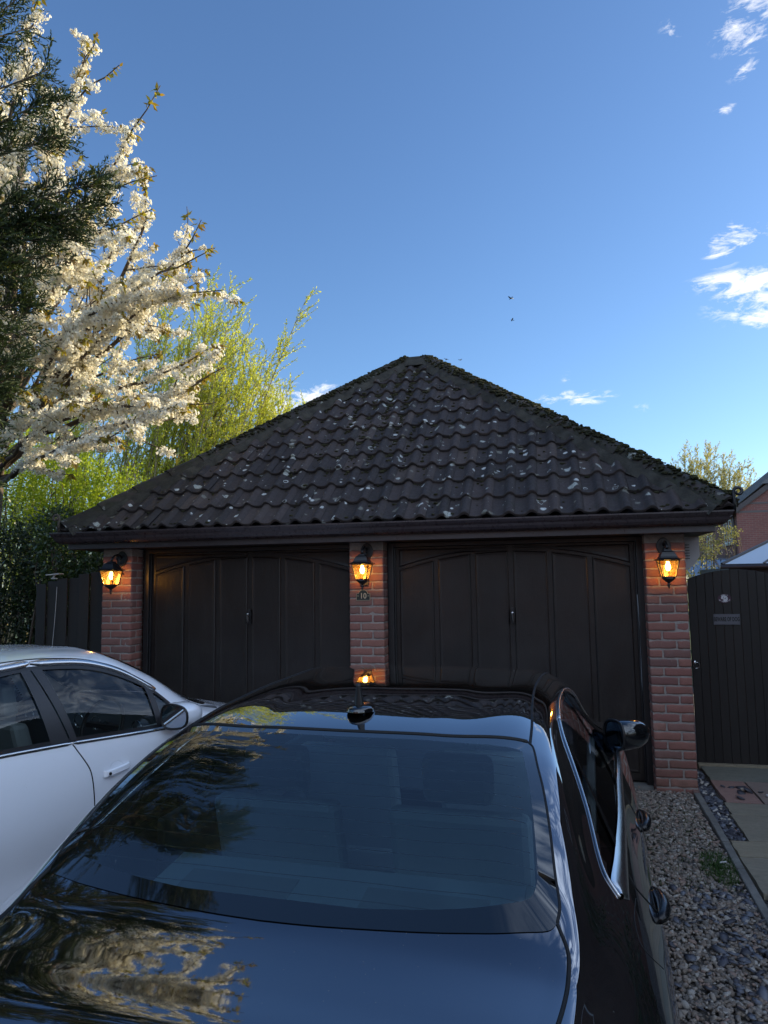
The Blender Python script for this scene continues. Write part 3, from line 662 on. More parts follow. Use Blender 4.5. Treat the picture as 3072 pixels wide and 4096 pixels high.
# moss: cushions on the hips and lodged in the pans
def blobs(n, pos, sc_lo, sc_hi, flat=.55):
    bm = bmesh.new(); bmesh.ops.create_icosphere(bm, subdivisions=2, radius=1); base = np.array([v.co[:] for v in bm.verts]); fc = np.array([[v.index for v in f.verts] for f in bm.faces]); bm.free()
    V = []; F = []
    for i in range(n):
        s_ = rng.uniform(sc_lo, sc_hi)*(1+rng.random()**3*.9); b = base*(1+rng.normal(0, .13, (len(base), 1)))*s_*np.array([rng.uniform(.8, 1.5), rng.uniform(.7, 1.2), flat]); an = rng.uniform(0, 6.28)
        c, s = math.cos(an), math.sin(an); b = b @ np.array([[c, s, 0], [-s, c, 0], [0, 0, 1]]); V.append(b+pos(i)); F.append(fc+i*len(base))
    return np.concatenate(V), np.concatenate(F)
def moss_pos(i):
    if i % 5 < 3:      # hips, heavier on the right and at the top of the left
        right = rng.random() < .55; t = rng.random()**(.9 if right else .75)
        if not right: t = .35+.65*t
        p = np.array([EX0, EY0, EZ+HO]); q = np.array([a_[0], a_[1], RZ+HO])
        if right: p = np.array([EX1, EY0, EZ+HO]); q = np.array([b_[0], b_[1], RZ+HO])
        side = np.array([1, -1, 0])/1.414 if not right else np.array([1, 1, 0])/1.414
        th = rng.uniform(-1.1, 1.1); c = p+(q-p)*t
        return c+side*math.sin(th)*.135+np.array([0, 0, math.cos(th)*.125-.055])
    # pans: clustered towards the ridge
    if rng.random() < .7: d = SL*(1-rng.random()**1.6*.75); xx = (EX0+EX1)/2+rng.normal(-.1, .22)*(1+1.2*(1-d/SL))
    else: d = SL*rng.random(); xx = rng.uniform(EX0, EX1)
    inset = d*math.cos(PITCH_R); xx = min(max(xx, EX0+inset+.12), EX1-inset-.12) if EX0+inset+.12 < EX1-inset-.12 else (EX0+EX1)/2
    kk = round((xx-EX0)/RP-.26); xx = EX0+(kk+.26)*RP+rng.normal(0, .025)
    row = int(d/GA); d = row*GA-rng.exponential(.025) if rng.random() < .6 else d; d = max(d, .05)
    ff = (d/GA) % 1
    return np.array([xx, EY0+d*math.cos(PITCH_R), EZ+d*math.sin(PITCH_R)])+np.array([0, -math.sin(PITCH_R), math.cos(PITCH_R)])*(.03*(1-ff)-.006)
v, f = blobs(4200, moss_pos, .005, .015); fast_mesh('moss', v, f, MT['dkmoss'], roof, smooth=True)['kind'] = 'stuff'
def mp2(i):
    t = rng.random()**.8; p = np.array([EX1, EY0, EZ+HO]); q = np.array([b_[0], b_[1], RZ+HO]); c = p+(q-p)*t; th = rng.uniform(-.2, 1.3); side = np.array([1, 1, 0])/1.414
    return c+side*math.sin(th)*.13+np.array([0, 0, math.cos(th)*.128-.05])
v, f = blobs(420, mp2, .008, .02); fast_mesh('moss', v, f, MT['moss'], roof, smooth=True)['kind'] = 'stuff'
# hip irons: scrolled brackets at the feet of both front hips
for (x, y, s_) in ((EX0-.02, EY0-.01, -1), (EX1+.015, EY0-.01, 1)):
    pts = [(x, y, 2.29), (x, y, 2.36), (x, y, 2.42)]
    for k in range(12):
        th = math.pi-k*R(33); pts.append((x+s_*.034+s_*math.cos(th)*.034*(1-k*.035), y-.004*k*.3, 2.44-.0+math.sin(th)*.034*(1-k*.035)))
    h = MB(); h.tube(pts, [.014]*3+[.013]*8+[.012]*4, 8); h.build('hip_iron', MT['blackmetal'] if s_ > 0 else simple('rusty_iron', (.10,.08,.06), .8), garage, smooth=True)
# vent cowl on the side wall beyond the right pier
vt = MB(); vt.prism([(1.132, 1.80), (1.132, 2.12), (1.30, 2.12), (1.30, 1.95), (1.24, 1.86)], 'y', .30, .34)
ve = vt.build('vent_cover', simple('grey_vent', (.42,.40,.40), .6), garage, bevel=.003)
sl_ = MB()
for k in range(6): sl_.box(1.135, 1.215, .285, .299, 1.925+k*.024, 1.931+k*.024)
sl_.build('vent_slot', MT['plastic'], ve)

# ================================================================== WALL LANTERNS
LGLASS = m_glass('amber_glass', (1.0,.84,.42), 1.5, .08)
def _amber(m):
    n_ = m.node_tree; mx0 = [q for q in n_.nodes if q.type == 'MIX_SHADER'][0]; o_ = [q for q in n_.nodes if q.type == 'OUTPUT_MATERIAL'][0]
    tr = n_.nodes.new('ShaderNodeBsdfTranslucent'); c_ = n_.nodes.new('ShaderNodeTexCoord'); z_ = n_.nodes.new('ShaderNodeTexNoise'); z_.inputs['Scale'].default_value = 34; z_.inputs['Detail'].default_value = 3
    r_ = n_.nodes.new('ShaderNodeValToRGB'); r_.color_ramp.elements[0].position = .35; r_.color_ramp.elements[0].color = (.55,.20,.02,1); r_.color_ramp.elements[1].position = .62; r_.color_ramp.elements[1].color = (1,.72,.25,1)
    n_.links.new(c_.outputs['Object'], z_.inputs['Vector']); n_.links.new(z_.outputs['Fac'], r_.inputs[0]); n_.links.new(r_.outputs[0], tr.inputs[0])
    m2 = n_.nodes.new('ShaderNodeMixShader'); m2.inputs[0].default_value = .12; n_.links.new(mx0.outputs[0], m2.inputs[1]); n_.links.new(tr.outputs[0], m2.inputs[2]); n_.links.new(m2.outputs[0], o_.inputs[0])
_amber(LGLASS)
_n = LGLASS.node_tree
def lantern(x, z, label, zoff=0):
    t = empty('wall_lantern', label, 'lantern', (x, 0, z), 'lit lanterns on the garage piers'); t.scale = (.94, .94, .96); return fill_lantern(t)
def fill_lantern(t):
    yc = -.20; S = .083     # half width of the glass at the top
    b = MB()
    # oval wall plate and scrolled arm
    pl = [(math.cos(a)*.058*(1+.08*math.cos(2*a))+.0, math.sin(a)*.080+.165) for a in np.linspace(0, 2*math.pi, 28, endpoint=False)]
    b.prism(pl, 'y', -.022, -.001); b.lathe([(.030, 0), (.024, .012), (.012, .02)], (0, 0, 0), 14)
    wp = b.build('wall_plate', MT['blackmetal'], t, bevel=.004)
    a_r = MB(); arm = [(0, -.015, .175), (0, -.05, .198), (0, -.10, .205), (0, -.155, .192), (0, yc+.01, .165), (0, yc, .138)]
    a_r.tube(arm, [.011, .010, .010, .010, .011, .013], 10)
    sc1 = [(0, -.03+math.cos(q)*.026*(1-q*.08), .135+math.sin(q)*.030*(1-q*.08)) for q in np.linspace(1.7, 6.6, 16)]; a_r.tube(sc1, .006, 7)
    sc2 = [(0, -.10+math.cos(q)*.022*(1-q*.07), .172+math.sin(q)*.022*(1-q*.07)) for q in np.linspace(0, 5.4, 14)]; a_r.tube(sc2, .0055, 7)
    a_r.build('bracket_arm', MT['blackmetal'], t, smooth=True)
    c = MB()       # four-sided ogee roof
    pr_ = [(.114, .040), (.118, .046), (.100, .052), (.088, .058), (.077, .072), (.069, .090), (.058, .108), (.040, .120), (.034, .130), (.030, .133), (.001, .136)]
    V = []; F = []
    for r_, z in pr_:
        for sx, sy in ((-1, -1), (1, -1), (1, 1), (-1, 1)): V.append((sx*r_*.88, yc+sy*r_*.88, z))
    for i in range(len(pr_)-1):
        for j in range(4): F.append((i*4+j, i*4+(j+1) % 4, (i+1)*4+(j+1) % 4, (i+1)*4+j))
    F.append((0, 1, 2, 3)); c.add(V, F); c.build('lantern_roof', MT['blackmetal'], t, bevel=.002)
    zt, zb, st_, sb = .038, -.105, .082, .052
    f_ = MB()
    for sx in (-1, 1):
        for sy in (-1, 1): f_.tube([(sx*st_, yc+sy*st_, zt), (sx*sb, yc+sy*sb, zb)], .0052, 6)
    for z, s_ in ((zt-.002, st_), (zb+.002, sb)):
        cs = [(-s_, yc-s_, z), (s_, yc-s_, z), (s_, yc+s_, z), (-s_, yc+s_, z)]
        for i in range(4): f_.tube([cs[i], cs[(i+1) % 4]], .0048, 6)
    pr2 = [(.052, zb-.001), (.054, zb-.012), (.046, zb-.022), (.030, zb-.036), (.016, zb-.044), (.009, zb-.050), (.013, zb-.056), (.016, zb-.064), (.009, zb-.076), (.011, zb-.083), (.004, zb-.098)]
    V = []; F = []
    for i, (r_, z) in enumerate(pr2):
        m = 16
        for j in range(m):
            q = 2*math.pi*(j+.5)/m; sq = 1/max(abs(math.cos(q)), abs(math.sin(q))); k = max(0, 1-i/3.)
            rr = r_*(k*sq+(1-k)); V.append((rr*math.cos(q), yc+rr*math.sin(q), z))
    for i in range(len(pr2)-1):
        for j in range(16): F.append((i*16+j, i*16+(j+1) % 16, (i+1)*16+(j+1) % 16, (i+1)*16+j))
    F += [tuple(range(16)), tuple(range((len(pr2)-1)*16, len(pr2)*16))]; f_.add(V, F)
    f_.build('lantern_frame', MT['blackmetal'], t)
    # four leaded panes
    for k in range(4):
        g_ = MB(); ld = MB()
        def P(u, v, off=0):   # u -1..1 across, v 0 bottom..1 top
            s_ = sb+(st_-sb)*v-.003; z = zb+(zt-zb)*v; q = k*math.pi/2; x, y = u*s_, -s_-off
            return (x*math.cos(q)-y*math.sin(q), yc+x*math.sin(q)+y*math.cos(q), z)
        g_.add([P(-1, 0), P(1, 0), P(1, 1), P(-1, 1)], [(0,1,2,3)]); go_ = g_.build('glass_pane', LGLASS, t)
        dm = [(0, .74), (.30, .50), (0, .24), (-.30, .50)]
        for i in range(4): ld.tube([P(*dm[i], .001), P(*dm[(i+1) % 4], .001)], .0014, 5)
        for a, b2 in (((0, .24), (0, 0)), ((.30, .50), (1, .53)), ((-.30, .50), (-1, .53)), ((0, .74), (.55, 1)), ((0, .74), (-.55, 1))): ld.tube([P(*a, .001), P(*b2, .001)], .0014, 5)
        ld.build('lead_came', MT['blackmetal'], go_)
    bulb = MB(); bulb.lathe([(.004, -.052), (.014, -.046), (.021, -.032), (.023, -.016), (.020, .002), (.013, .014), (.012, .03)], (0, yc, .0), 14)
    bulb.build('bulb', emis('bulb_glow', (1, .66, .24), 24), t, smooth=True)
    hd = MB(); hd.lathe([(.014, .028), (.014, .046)], (0, yc, 0), 12); hd.build('lamp_holder', MT['blackmetal'], t)
    li = bpy.data.lights.new('bulb_light', 'POINT'); li.energy = LAMP_W; li.color = (1, .43, .10); li.shadow_soft_size = .02
    lo = bpy.data.objects.new('bulb_light', li); COL.objects.link(lo); lo.parent = t; lo.location = (0, yc, -.028-.035)
    return t
LAMP_W = 1.25
l0 = lantern(-4.19, 1.873, 'black lit lantern on the left garage pier beside the dark fence')
copy_thing(l0, (-1.640, 0, 1.888), 'black lit lantern on the middle garage pier above the number plate')
copy_thing(l0, (.957, 0, 1.868), 'black lit lantern on the right garage pier beside the gate')
# house number plaque and bell box
pq = empty('house_number_plaque', 'dark green cast plaque with the number 10 under the middle lantern', 'plaque', (-1.681, -.001, 1.640))
def arch_poly(w_, h0, h1, r_):
    pts = [(-w_, -h0), (w_, -h0), (w_, h1-.002), (w_*.72, h1-.002)]
    for k in range(0, 13):
        q = k*math.pi/12; pts.append((w_*.66*math.cos(q), h1+math.sin(q)*r_))
    pts += [(-w_*.72, h1-.002), (-w_, h1-.002)]; return pts
MB().prism(arch_poly(.066, .046, .020, .034), 'y', -.009, 0).build('plaque_border', simple('aged_brass', (.30,.27,.19), .5, .4), pq)
MB().prism(arch_poly(.061, .041, .016, .033), 'y', -.011, -.0085).build('plaque_face', simple('dark_green_enamel', (.012,.022,.020), .4), pq)
nf = simple('number_brass', (.42,.36,.26), .45, .2)
text_mesh('numeral', '10', .068, nf, pq, (.001, -.0115, -.006), (R(90), 0, 0), .0015, (.95, 1.05), offset=.0012)
for s_ in (-1, 1):
    q_ = MB().lathe([(.0045, 0), (.0045, .002)], (0, 0, 0), 10).build('plaque_screw', nf, pq); q_.rotation_euler = (R(90), 0, 0); q_.location = (s_*.049, -.011, -.004)
bb = empty('bell_box', 'small dark grey push button box behind the middle lantern', 'bell box', (-1.667, 0, 1.778))
MB().box(-.040, .040, -.026, -.001, -.046, .046).build('box_cover', simple('dark_grey_plastic', (.05,.048,.045), .5), bb, bevel=.004)
MB().box(.006, .028, -.0275, -.0262, -.014, -.011).build('indicator_mark', simple('pale_print', (.6,.6,.6), .5), bb)

# ================================================================== GATE, FENCES, PATH
gate = empty('garden_gate', 'tall black arch-topped boarded gate carrying two dog signs', 'gate', (1.292, .9, .04))
gw = .83; nb = 11; bw = gw/nb; b = MB()
def gtop(x): # x from gate left
    return 1.700+.092*(1-((x-.41)/.43)**2)
for i in range(nb):
    a0 = i*bw+.0012; a1 = (i+1)*bw-.0012; y0 = rng.uniform(-.002, .001)
    poly = [(a0, 0), (a1, 0)]+[(x, gtop(x)) for x in np.linspace(a1, a0, 5)]; b.prism(poly, 'y', y0, .022)
b.build('gate_board', MT['gate'], gate, bevel=.0025)
for z in (.18, .85, 1.5): MB().box(.01, gw-.01, .024, .06, z, z+.09).build('gate_ledge', MT['gate'], gate)
ht = MB(); hx, hz = .022, .905
ht.lathe([(.020, 0), (.022, .004), (.016, .010), (.008, .016)], (0, 0, 0), 16)
hp = ht.build('latch_rose', MT['chrome'], gate, smooth=True); hp.rotation_euler = (R(90), 0, 0); hp.location = (hx, -.002, hz+.018)
rg = MB(); rg.tube([(hx+.014+math.cos(q)*.026, -.016-.004*math.sin(q), hz-.008+math.sin(q)*.028) for q in np.linspace(0, 2*math.pi, 24, endpoint=False)], .0032, 8, closed=True); rg.build('latch_ring', MT['chrome'], gate, smooth=True)
sg = empty('dog_warning_sign', 'grey rectangular plate reading BEWARE OF DOG on the gate', 'sign', (1.617, .894, 1.364))
MB().box(-.116, .116, -.004, 0, -.050, .050).build('sign_plate', simple('slate_grey_plate', (.12,.12,.14), .5), sg, bevel=.003)
ln = MB()
for (x0, x1, z0, z1) in ((-.108, .108, .0415, .043), (-.108, .108, -.043, -.0415), (-.108, -.1065, -.0415, .0415), (.1065, .108, -.0415, .0415)): ln.box(x0, x1, -.0052, -.0042, z0, z1)
blk = simple('sign_black', (.006,.006,.008), .5); ln.build('sign_border', blk, sg)
text_mesh('lettering', 'BEWARE OF DOG', .040, blk, sg, (0, -.0050, .001), (R(90), 0, 0), .0006, (.70, 1.35), offset=.0016)
st = empty('dog_sticker', 'oval purple sticker with a white dog head on the gate above the grey plate', 'sticker', (1.609, .8945, 1.560))
MB().prism([(math.cos(q)*.060, math.sin(q)*.043) for q in np.linspace(0, 2*math.pi, 36, endpoint=False)], 'y', -.0022, 0).build('sticker_oval', simple('dark_purple_vinyl', (.055,.016,.036), .5), st)
wh = simple('white_vinyl', (.62,.62,.64), .5)
head = [(-.026, .020), (-.020, .026), (-.008, .029), (.006, .028), (.018, .024), (.025, .014), (.029, .0), (.027, -.012), (.022, -.022), (.014, -.030), (.004, -.033), (-.006, -.031), (-.010, -.022), (-.014, -.010), (-.016, -.002), (-.022, -.006), (-.029, -.002), (-.031, .008)]
hd = MB().prism(head, 'y', -.0032, -.0023).build('dog_head', wh, st)
ey = MB()
for cx_, cz_, r_ in ((-.006, .013, .0028), (.013, .011, .0028), (.005, .000, .0048)): ey.prism([(cx_+math.cos(q)*r_, cz_+math.sin(q)*r_*.85) for q in np.linspace(0, 6.28, 12, endpoint=False)], 'y', -.0040, -.0033)
ey.prism([(-.011, .018), (-.009, .018), (-.008, -.008), (-.010, -.014)], 'y', -.0040, -.0033); ey.build('dog_feature', blk, hd)
def arc_text(txt, rx, rz, a0, a1, size, nm, sx=1.0):
    k = len(txt)
    for i, ch in enumerate(txt):
        if ch == ' ': continue
        a = R(a0+(a1-a0)*i/max(1, k-1)); x = math.cos(a)*rx; z = math.sin(a)*rz
        tilt = (a-math.pi/2) if a0 > 0 else (a+math.pi/2)
        text_mesh(nm, ch, size, wh, st, (x, -.0042, z), (R(90), -tilt*.6, 0), .0004, (sx, 1.1), offset=.0004)
arc_text("DON'T", .046, .0335, 122, 58, .0135, 'lettering', 1.15)
arc_text("LET THE DOG OUT", .050, .031, -158, -22, .0135, 'lettering', .85)
tag(MB().box(1.150, 1.287, .905, .985, -.02, 1.70).build('gate_post', MT['gate'], bevel=.006), 'black timber post between the right brick pier and the gate', 'post')
gp = MB(); gp.box(2.135, 2.235, .87, .97, -.02, 1.86); tag(gp.build('gate_post', MT['gate'], bevel=.006), 'black timber post hinging the right side of the gate', 'post')
# boundary closing off to the right of the gate
fp = empty('side_fence', 'dark boarded fence to the right of the gate post', 'fence', (2.24, .92, .02)); b = MB()
for i in range(9): b.box(i*.105+.002, (i+1)*.105-.002, 0, .02, .0, 1.75)
b.build('board', MT['fence'], fp, bevel=.002); MB().box(0, .95, .022, .05, .3, .38).build('rail', MT['fence'], fp); MB().box(0, .95, .022, .05, 1.4, 1.48).build('rail', MT['fence'], fp)
# left boundary fence: wide vertical boards with gaps
fl = empty('boarded_fence', 'dark stained fence of wide upright boards left of the garage', 'fence', (-5.30, .16, 0)); b = MB()
x = 0.0
for i, wb in enumerate((.115, .125, .12, .125, .12, .125, .13)):
    z1 = 1.80+.02*i+rng.uniform(-.012, .012); b.box(x, x+wb, 0 if i % 2 else -.018, .018 if i % 2 else .0, -.05, z1); x += wb+.006
b.build('board', MT['fence'], fl, bevel=.003)
MB().box(-.01, .875, .020, .055, .35, .44).build('rail', MT['fence'], fl); MB().box(-.01, .875, .020, .055, 1.35, 1.44).build('rail', MT['fence'], fl)
# white security light on the fence top and its cable
fx = empty('fence_floodlight', 'small white tilted solar light fixed on top of the dark fence', 'light', (-5.085, .14, 1.855))
b = MB(); b.box(-.075, .085, -.045, .045, .030, .042, rot=Matrix.Rotation(R(-4), 3, 'Y'))
b.build('lamp_head', simple('white_plastic', (.55,.53,.49), .45), fx, bevel=.004)
MB().tube([(-.01, 0, .0), (-.005, 0, .018), (.015, 0, .032)], [.012, .010, .008], 8).box(-.03, .03, -.015, .015, -.012, .0).build('bracket', simple('grey_bracket', (.45,.45,.43), .5), fx)
cb = MB(); cb.tube([(-5.046, .135, 1.76), (-5.048, .132, 1.62), (-5.056, .132, 1.45), (-5.07, .132, 1.25), (-5.085, .132, 1.05), (-5.09, .132, .6), (-5.09, .132, .1)], .003, 6)
tag(cb.build('cable', simple('pale_cable', (.42,.42,.42), .5)), 'thin pale cable hanging down the dark fence boards', 'cable')

# ---- path slabs, kerb, gravel, slate
SZ = .030
slabs = [  # x0,x1,y0,y1 , colour key
 (1.30, 2.25, .36, .83, 'g'), (1.285, 1.545, -.255, .348, 'r'), (1.557, 2.25, -.255, .348, 'r2'), (1.262, 2.25, -.530, -.267, 'b'), (1.245, 2.25, -1.050, -.542, 'b'),
 (1.122, 2.25, -1.330, -1.062, 'y'), (1.118, 2.25, -1.86, -1.342, 'b'), (1.13, 2.25, -2.42, -1.872, 'g'), (1.14, 2.25, -3.0, -2.43, 'b'), (1.14, 2.25, -3.6, -3.01, 'y'), (1.14, 2.25, -4.2, -3.61, 'b'), (1.14, 2.25, -5.2, -4.21, 'g'), (1.14, 2.25, -6.4, -5.21, 'b')]
sm = {'g': m_slab('grey_sandstone', (.17,.17,.14), (.25,.245,.20)), 'r': m_slab('pink_sandstone', (.29,.17,.145), (.35,.225,.18)), 'r2': m_slab('pink_sandstone_pale', (.25,.18,.155), (.31,.25,.20)), 'b': m_slab('buff_sandstone', (.22,.195,.145), (.31,.275,.21)), 'y': m_slab('ochre_sandstone', (.26,.22,.155), (.34,.295,.21))}
names = {'g': 'grey', 'r': 'pink', 'r2': 'pale pink', 'b': 'buff', 'y': 'ochre'}
where = ['nearest the gate', 'second from the gate under loose slate chips', 'at the right of the second row', 'third row from the gate, narrow', 'fourth row from the gate beside the last slate chips', 'fifth row, wider, reaching the kerb', 'sixth row beside the kerb', 'seventh row', 'eighth row', 'ninth row', 'tenth row', 'eleventh row', 'last row']
MB().add([(1.14, .9, -.0), (2.3, .9, -.0), (2.3, 0, .002), (1.14, 0, .002), (2.3, -6.5, gz(-6.5)+.004), (1.14, -6.5, gz(-6.5)+.004)], [(0,1,2,3), (3,2,4,5)]).build('path_bed', simple('path_bed', (.045,.038,.030), .95, bumps=(50, .7, .01)))['kind'] = 'structure'
for i, (x0, x1, y0, y1, k) in enumerate(slabs[:9]):
    b = MB(); nx_, ny_ = 7, 6; V = []; F = []
    for j in range(ny_+1):
        for q in range(nx_+1):
            x = x0+(x1-x0)*q/nx_; y = y0+(y1-y0)*j/ny_; ed = (q in (0, nx_)) or (j in (0, ny_))
            V.append((x+(rng.normal(0, .003) if ed else 0), y+(rng.normal(0, .003) if ed else 0), gz(y)+SZ+rng.normal(0, .0007)-(.003 if ed else 0)))
    nt2 = len(V)
    F = [(j*(nx_+1)+q, j*(nx_+1)+q+1, (j+1)*(nx_+1)+q+1, (j+1)*(nx_+1)+q) for j in range(ny_) for q in range(nx_)]
    ring = [q for q in range(nx_+1)]+[(j)*(nx_+1)+nx_ for j in range(1, ny_+1)]+[ny_*(nx_+1)+q for q in range(nx_-1, -1, -1)]+[j*(nx_+1) for j in range(ny_-1, 0, -1)]
    for q in ring: V.append((V[q][0], V[q][1], V[q][2]-.035))
    m = len(ring); F += [(ring[q], ring[(q+1) % m], nt2+(q+1) % m, nt2+q) for q in range(m)]
    b.add(V, F); o = b.build('paving_slab', sm[k], smooth=False); tag(o, '%s sandstone slab of the path, %s' % (names[k], where[i]), 'paving slab', 'sandstone slabs of the side path')
o = MB().add([(1.14, -6.5, gz(-6.5)+.028), (2.25, -6.5, gz(-6.5)+.028), (2.25, -3.01, gz(-3.0)+.028), (1.14, -3.01, gz(-3.0)+.028)], [(0,1,2,3)]).build('path', sm['b']); o['kind'] = 'structure'
b = MB(); b.box(1.29, 2.14, .842, .98, -.02, .042); tag(b.build('threshold_slab', sm['y'], bevel=.004), 'narrow pale stone threshold strip under the gate', 'threshold')
kl = [(.10, -.06, 1.098), (-.068, -.79, 1.080), (-.798, -1.10, 1.070), (-1.108, -1.53, 1.063), (-1.538, -2.25, 1.050), (-2.258, -3.15, 1.035), (-3.158, -4.05, 1.02), (-4.058, -5.0, 1.0)]
kn = ['reddish first block touching the garage pier', 'long block second from the garage pier', 'short block third from the pier', 'block fourth from the pier beside the grass tuft', 'block fifth from the pier', 'block sixth from the pier', 'block seventh from the pier', 'last block']
kr = simple('red_edging', (.20,.12,.10), .88, bumps=(55, .6, .004), var=.3)
for i, (y1, y0, xc) in enumerate(kl):
    b = MB(); V = []
    xn = kl[i+1][2] if i+1 < len(kl) else xc-.015
    for (y, x) in ((y1, xc), (y0+.001, xn)):
        g0 = gz(y); V += [(x-.001, y, g0-.06), (x, y, g0+.026), (x+.004, y, g0+.031), (x+.046, y, g0+.031), (x+.05, y, g0+.026), (x+.051, y, g0-.06)]
    b.add(V, [(j, j+1, j+7, j+6) for j in range(5)]+[(0,1,2,3,4,5), (6,7,8,9,10,11)])
    tag(b.build('kerb_edging', kr if i == 0 else MT['concrete']), 'grey concrete kerb edging, '+kn[i] if i else 'kerb edging, '+kn[i], 'kerb', 'concrete edging along the gravel')
# stones
def stones(n, posf, lo, hi, flat=(.45, .75), ang=False):
    bm = bmesh.new(); bmesh.ops.create_icosphere(bm, subdivisions=1 if ang else 2, radius=1); base = np.array([v.co[:] for v in bm.verts]); fc = np.array([[v.index for v in f.verts] for f in bm.faces]); bm.free()
    V = np.zeros((n, len(base), 3)); F = np.zeros((n, len(fc), 3), int)
    for i in range(n):
        s_ = lo+(hi-lo)*rng.random()**1.7; b = base*(1+rng.normal(0, .22 if ang else .07, (len(base), 1)))
        if not ang: b = np.sign(b)*abs(b)**rng.uniform(.8, 1.0)
        b = b*s_*np.array([rng.uniform(.9, 1.5), rng.uniform(.65, 1.0), rng.uniform(*flat)])
        rm = np.array(Matrix.Rotation(rng.uniform(0, 6.28), 3, 'Z') @ Matrix.Rotation(rng.normal(0, .35 if not ang else .22), 3, 'X') @ Matrix.Rotation(rng.normal(0, .3), 3, 'Y'))
        V[i] = b @ rm.T+posf(i, s_); F[i] = fc+i*len(base)
    return V.reshape(-1, 3), F.reshape(-1, 3)
def gp_(i, s_):
    y = -4.3+4.33*rng.random()**.85; x = rng.uniform(.10, 1.065-.02*abs(y)*.5)
    if y > .0 and x < .8: y = rng.uniform(-.2, .12)
    z = gz(y)-.002+rng.random()*.014
    return np.array([x, y, z])
v, f = stones(15000, gp_, .006, .0165)
peb = m_stone('pebble', [(.22,.175,.14), (.27,.22,.18), (.18,.155,.13), (.33,.285,.24), (.24,.21,.185), (.29,.205,.165), (.145,.13,.115), (.40,.37,.33), (.21,.17,.135), (.27,.25,.225)], .6)
o = fast_mesh('gravel', v, f, peb, smooth=True); tag(o, 'rounded brown and grey pebbles beside the black car', 'gravel', kind='stuff')
slm = m_stone('slate', [(.080,.084,.105), (.12,.13,.16), (.065,.066,.082), (.16,.175,.21), (.10,.095,.115)], .45)
def sp_(i, s_):
    y = .75-1.75*rng.random(); t = (y-.75)/-1.75; x0 = 1.150+.0*t-.02*t; x1 = 1.27-.035*t
    return np.array([rng.uniform(x0, x1), y, gz(y)+rng.random()*.014])
v, f = stones(520, sp_, .013, .034, (.12, .28), True); tag(fast_mesh('slate_chippings', v, f, slm), 'dark blue slate chips filling the wedge between kerb and path', 'slate chips', kind='stuff')
def sp3(i, s_):
    y = -1.75-1.9*rng.random(); x = rng.uniform(.72, 1.05) if rng.random() < .8 else rng.uniform(.45, 1.03); return np.array([x, y, gz(y)+.010+rng.random()*.012])
v, f = stones(260, sp3, .013, .034, (.14, .3), True); tag(fast_mesh('slate_scatter', v, f, slm), 'blue slate flakes scattered over the pebbles at the lower right', 'slate chips', kind='stuff')
def wp_(i, s_):
    y = .7-1.8*rng.random(); return np.array([rng.uniform(1.15, 1.25), y, gz(y)+.018])
v, f = stones(42, wp_, .008, .016); tag(fast_mesh('pale_pebbles', v, f, m_stone('pale_pebble', [(.42,.40,.36), (.50,.47,.43), (.36,.33,.30)], .6), smooth=True), 'pale pebbles among the slate chips', 'pebbles', kind='stuff')
LS = [(1.345, .135, .030, 'flat slate chip at the left edge of the pink slab'), (1.405, .125, .026, 'squarish slate chip left of the pointed one'), (1.475, .125, .042, 'pointed dark slate chip standing up on the pink slab'), (1.52, .02, .050, 'long thin slate chip, longest on the slab'), (1.44, -.035, .034, 'bent slate chip nearest the pink slab centre'), (1.60, .02, .024, 'small slate chip furthest right on the slab'), (1.41, -.16, .040, 'low slate chip at the front of the pink slab'), (1.50, .055, .036, 'slate chip lying beneath the long thin one')]
for i, (x, y, s0, lb) in enumerate(LS):
    v, f = stones(1, lambda i, s_: np.array([x, y, gz(y)+SZ+.006]), s0, s0+.001, (.16, .24), True); tag(fast_mesh('slate_chip', v, f, slm), lb, 'slate chip', 'loose slate chips on the pink slab')
v, f = stones(1, lambda i, s_: np.array([1.47, .03, gz(.03)+SZ+.014]), .020, .021); tag(fast_mesh('pebble', v, f, m_stone('cream_pebble', [(.40,.33,.25), (.42,.35,.26)], .6), smooth=True), 'cream pebble resting on the slate chips on the slab', 'pebble')
v, f = stones(1, lambda i, s_: np.array([1.62, -.09, gz(-.09)+SZ+.010]), .016, .017); tag(fast_mesh('pebble', v, f, m_stone('white_pebble', [(.55,.53,.50), (.6,.57,.53)], .6), smooth=True), 'small white pebble at the right of the loose slate', 'pebble')
# grass tuft by the kerb
def blades(n, posf, h0, h1, wd):
    V = []; F = []
    for i in range(n):
        p = np.array(posf(i)); a = rng.uniform(0, 6.28); ln_ = rng.uniform(.2, .9); h = rng.uniform(h0, h1); dx = np.array([math.cos(a), math.sin(a), 0]); sd_ = np.array([-dx[1], dx[0], 0])*wd
        b = len(V); V += [p-sd_, p+sd_, p+dx*h*ln_*.35+[0,0,h*.6]-sd_*.7, p+dx*h*ln_*.35+[0,0,h*.6]+sd_*.7, p+dx*h*ln_+[0,0,h*.85], p+dx*h*ln_+[0,0,h*.85]+sd_*.1]
        F += [(b, b+1, b+3, b+2), (b+2, b+3, b+5, b+4)]
    return np.array(V), np.array(F)
def gpos(i):
    if rng.random() < .72: a = rng.uniform(0, 6.28); r_ = rng.random()**.7; x = .96+math.cos(a)*.105*r_; y = -1.50+math.sin(a)*.26*r_
    else: x = rng.uniform(.45, 1.03); y = rng.uniform(-1.85, -.35)
    return (min(x, 1.045), y, gz(y)+.004)
v, f = blades(2600, gpos, .014, .048, .0013); tag(fast_mesh('grass', v, f, m_leaf('grass_blade', [(.03,.07,.015), (.05,.11,.02), (.07,.12,.03)], .3)), 'tuft of short green grass growing through the pebbles at the kerb', 'grass', kind='stuff')
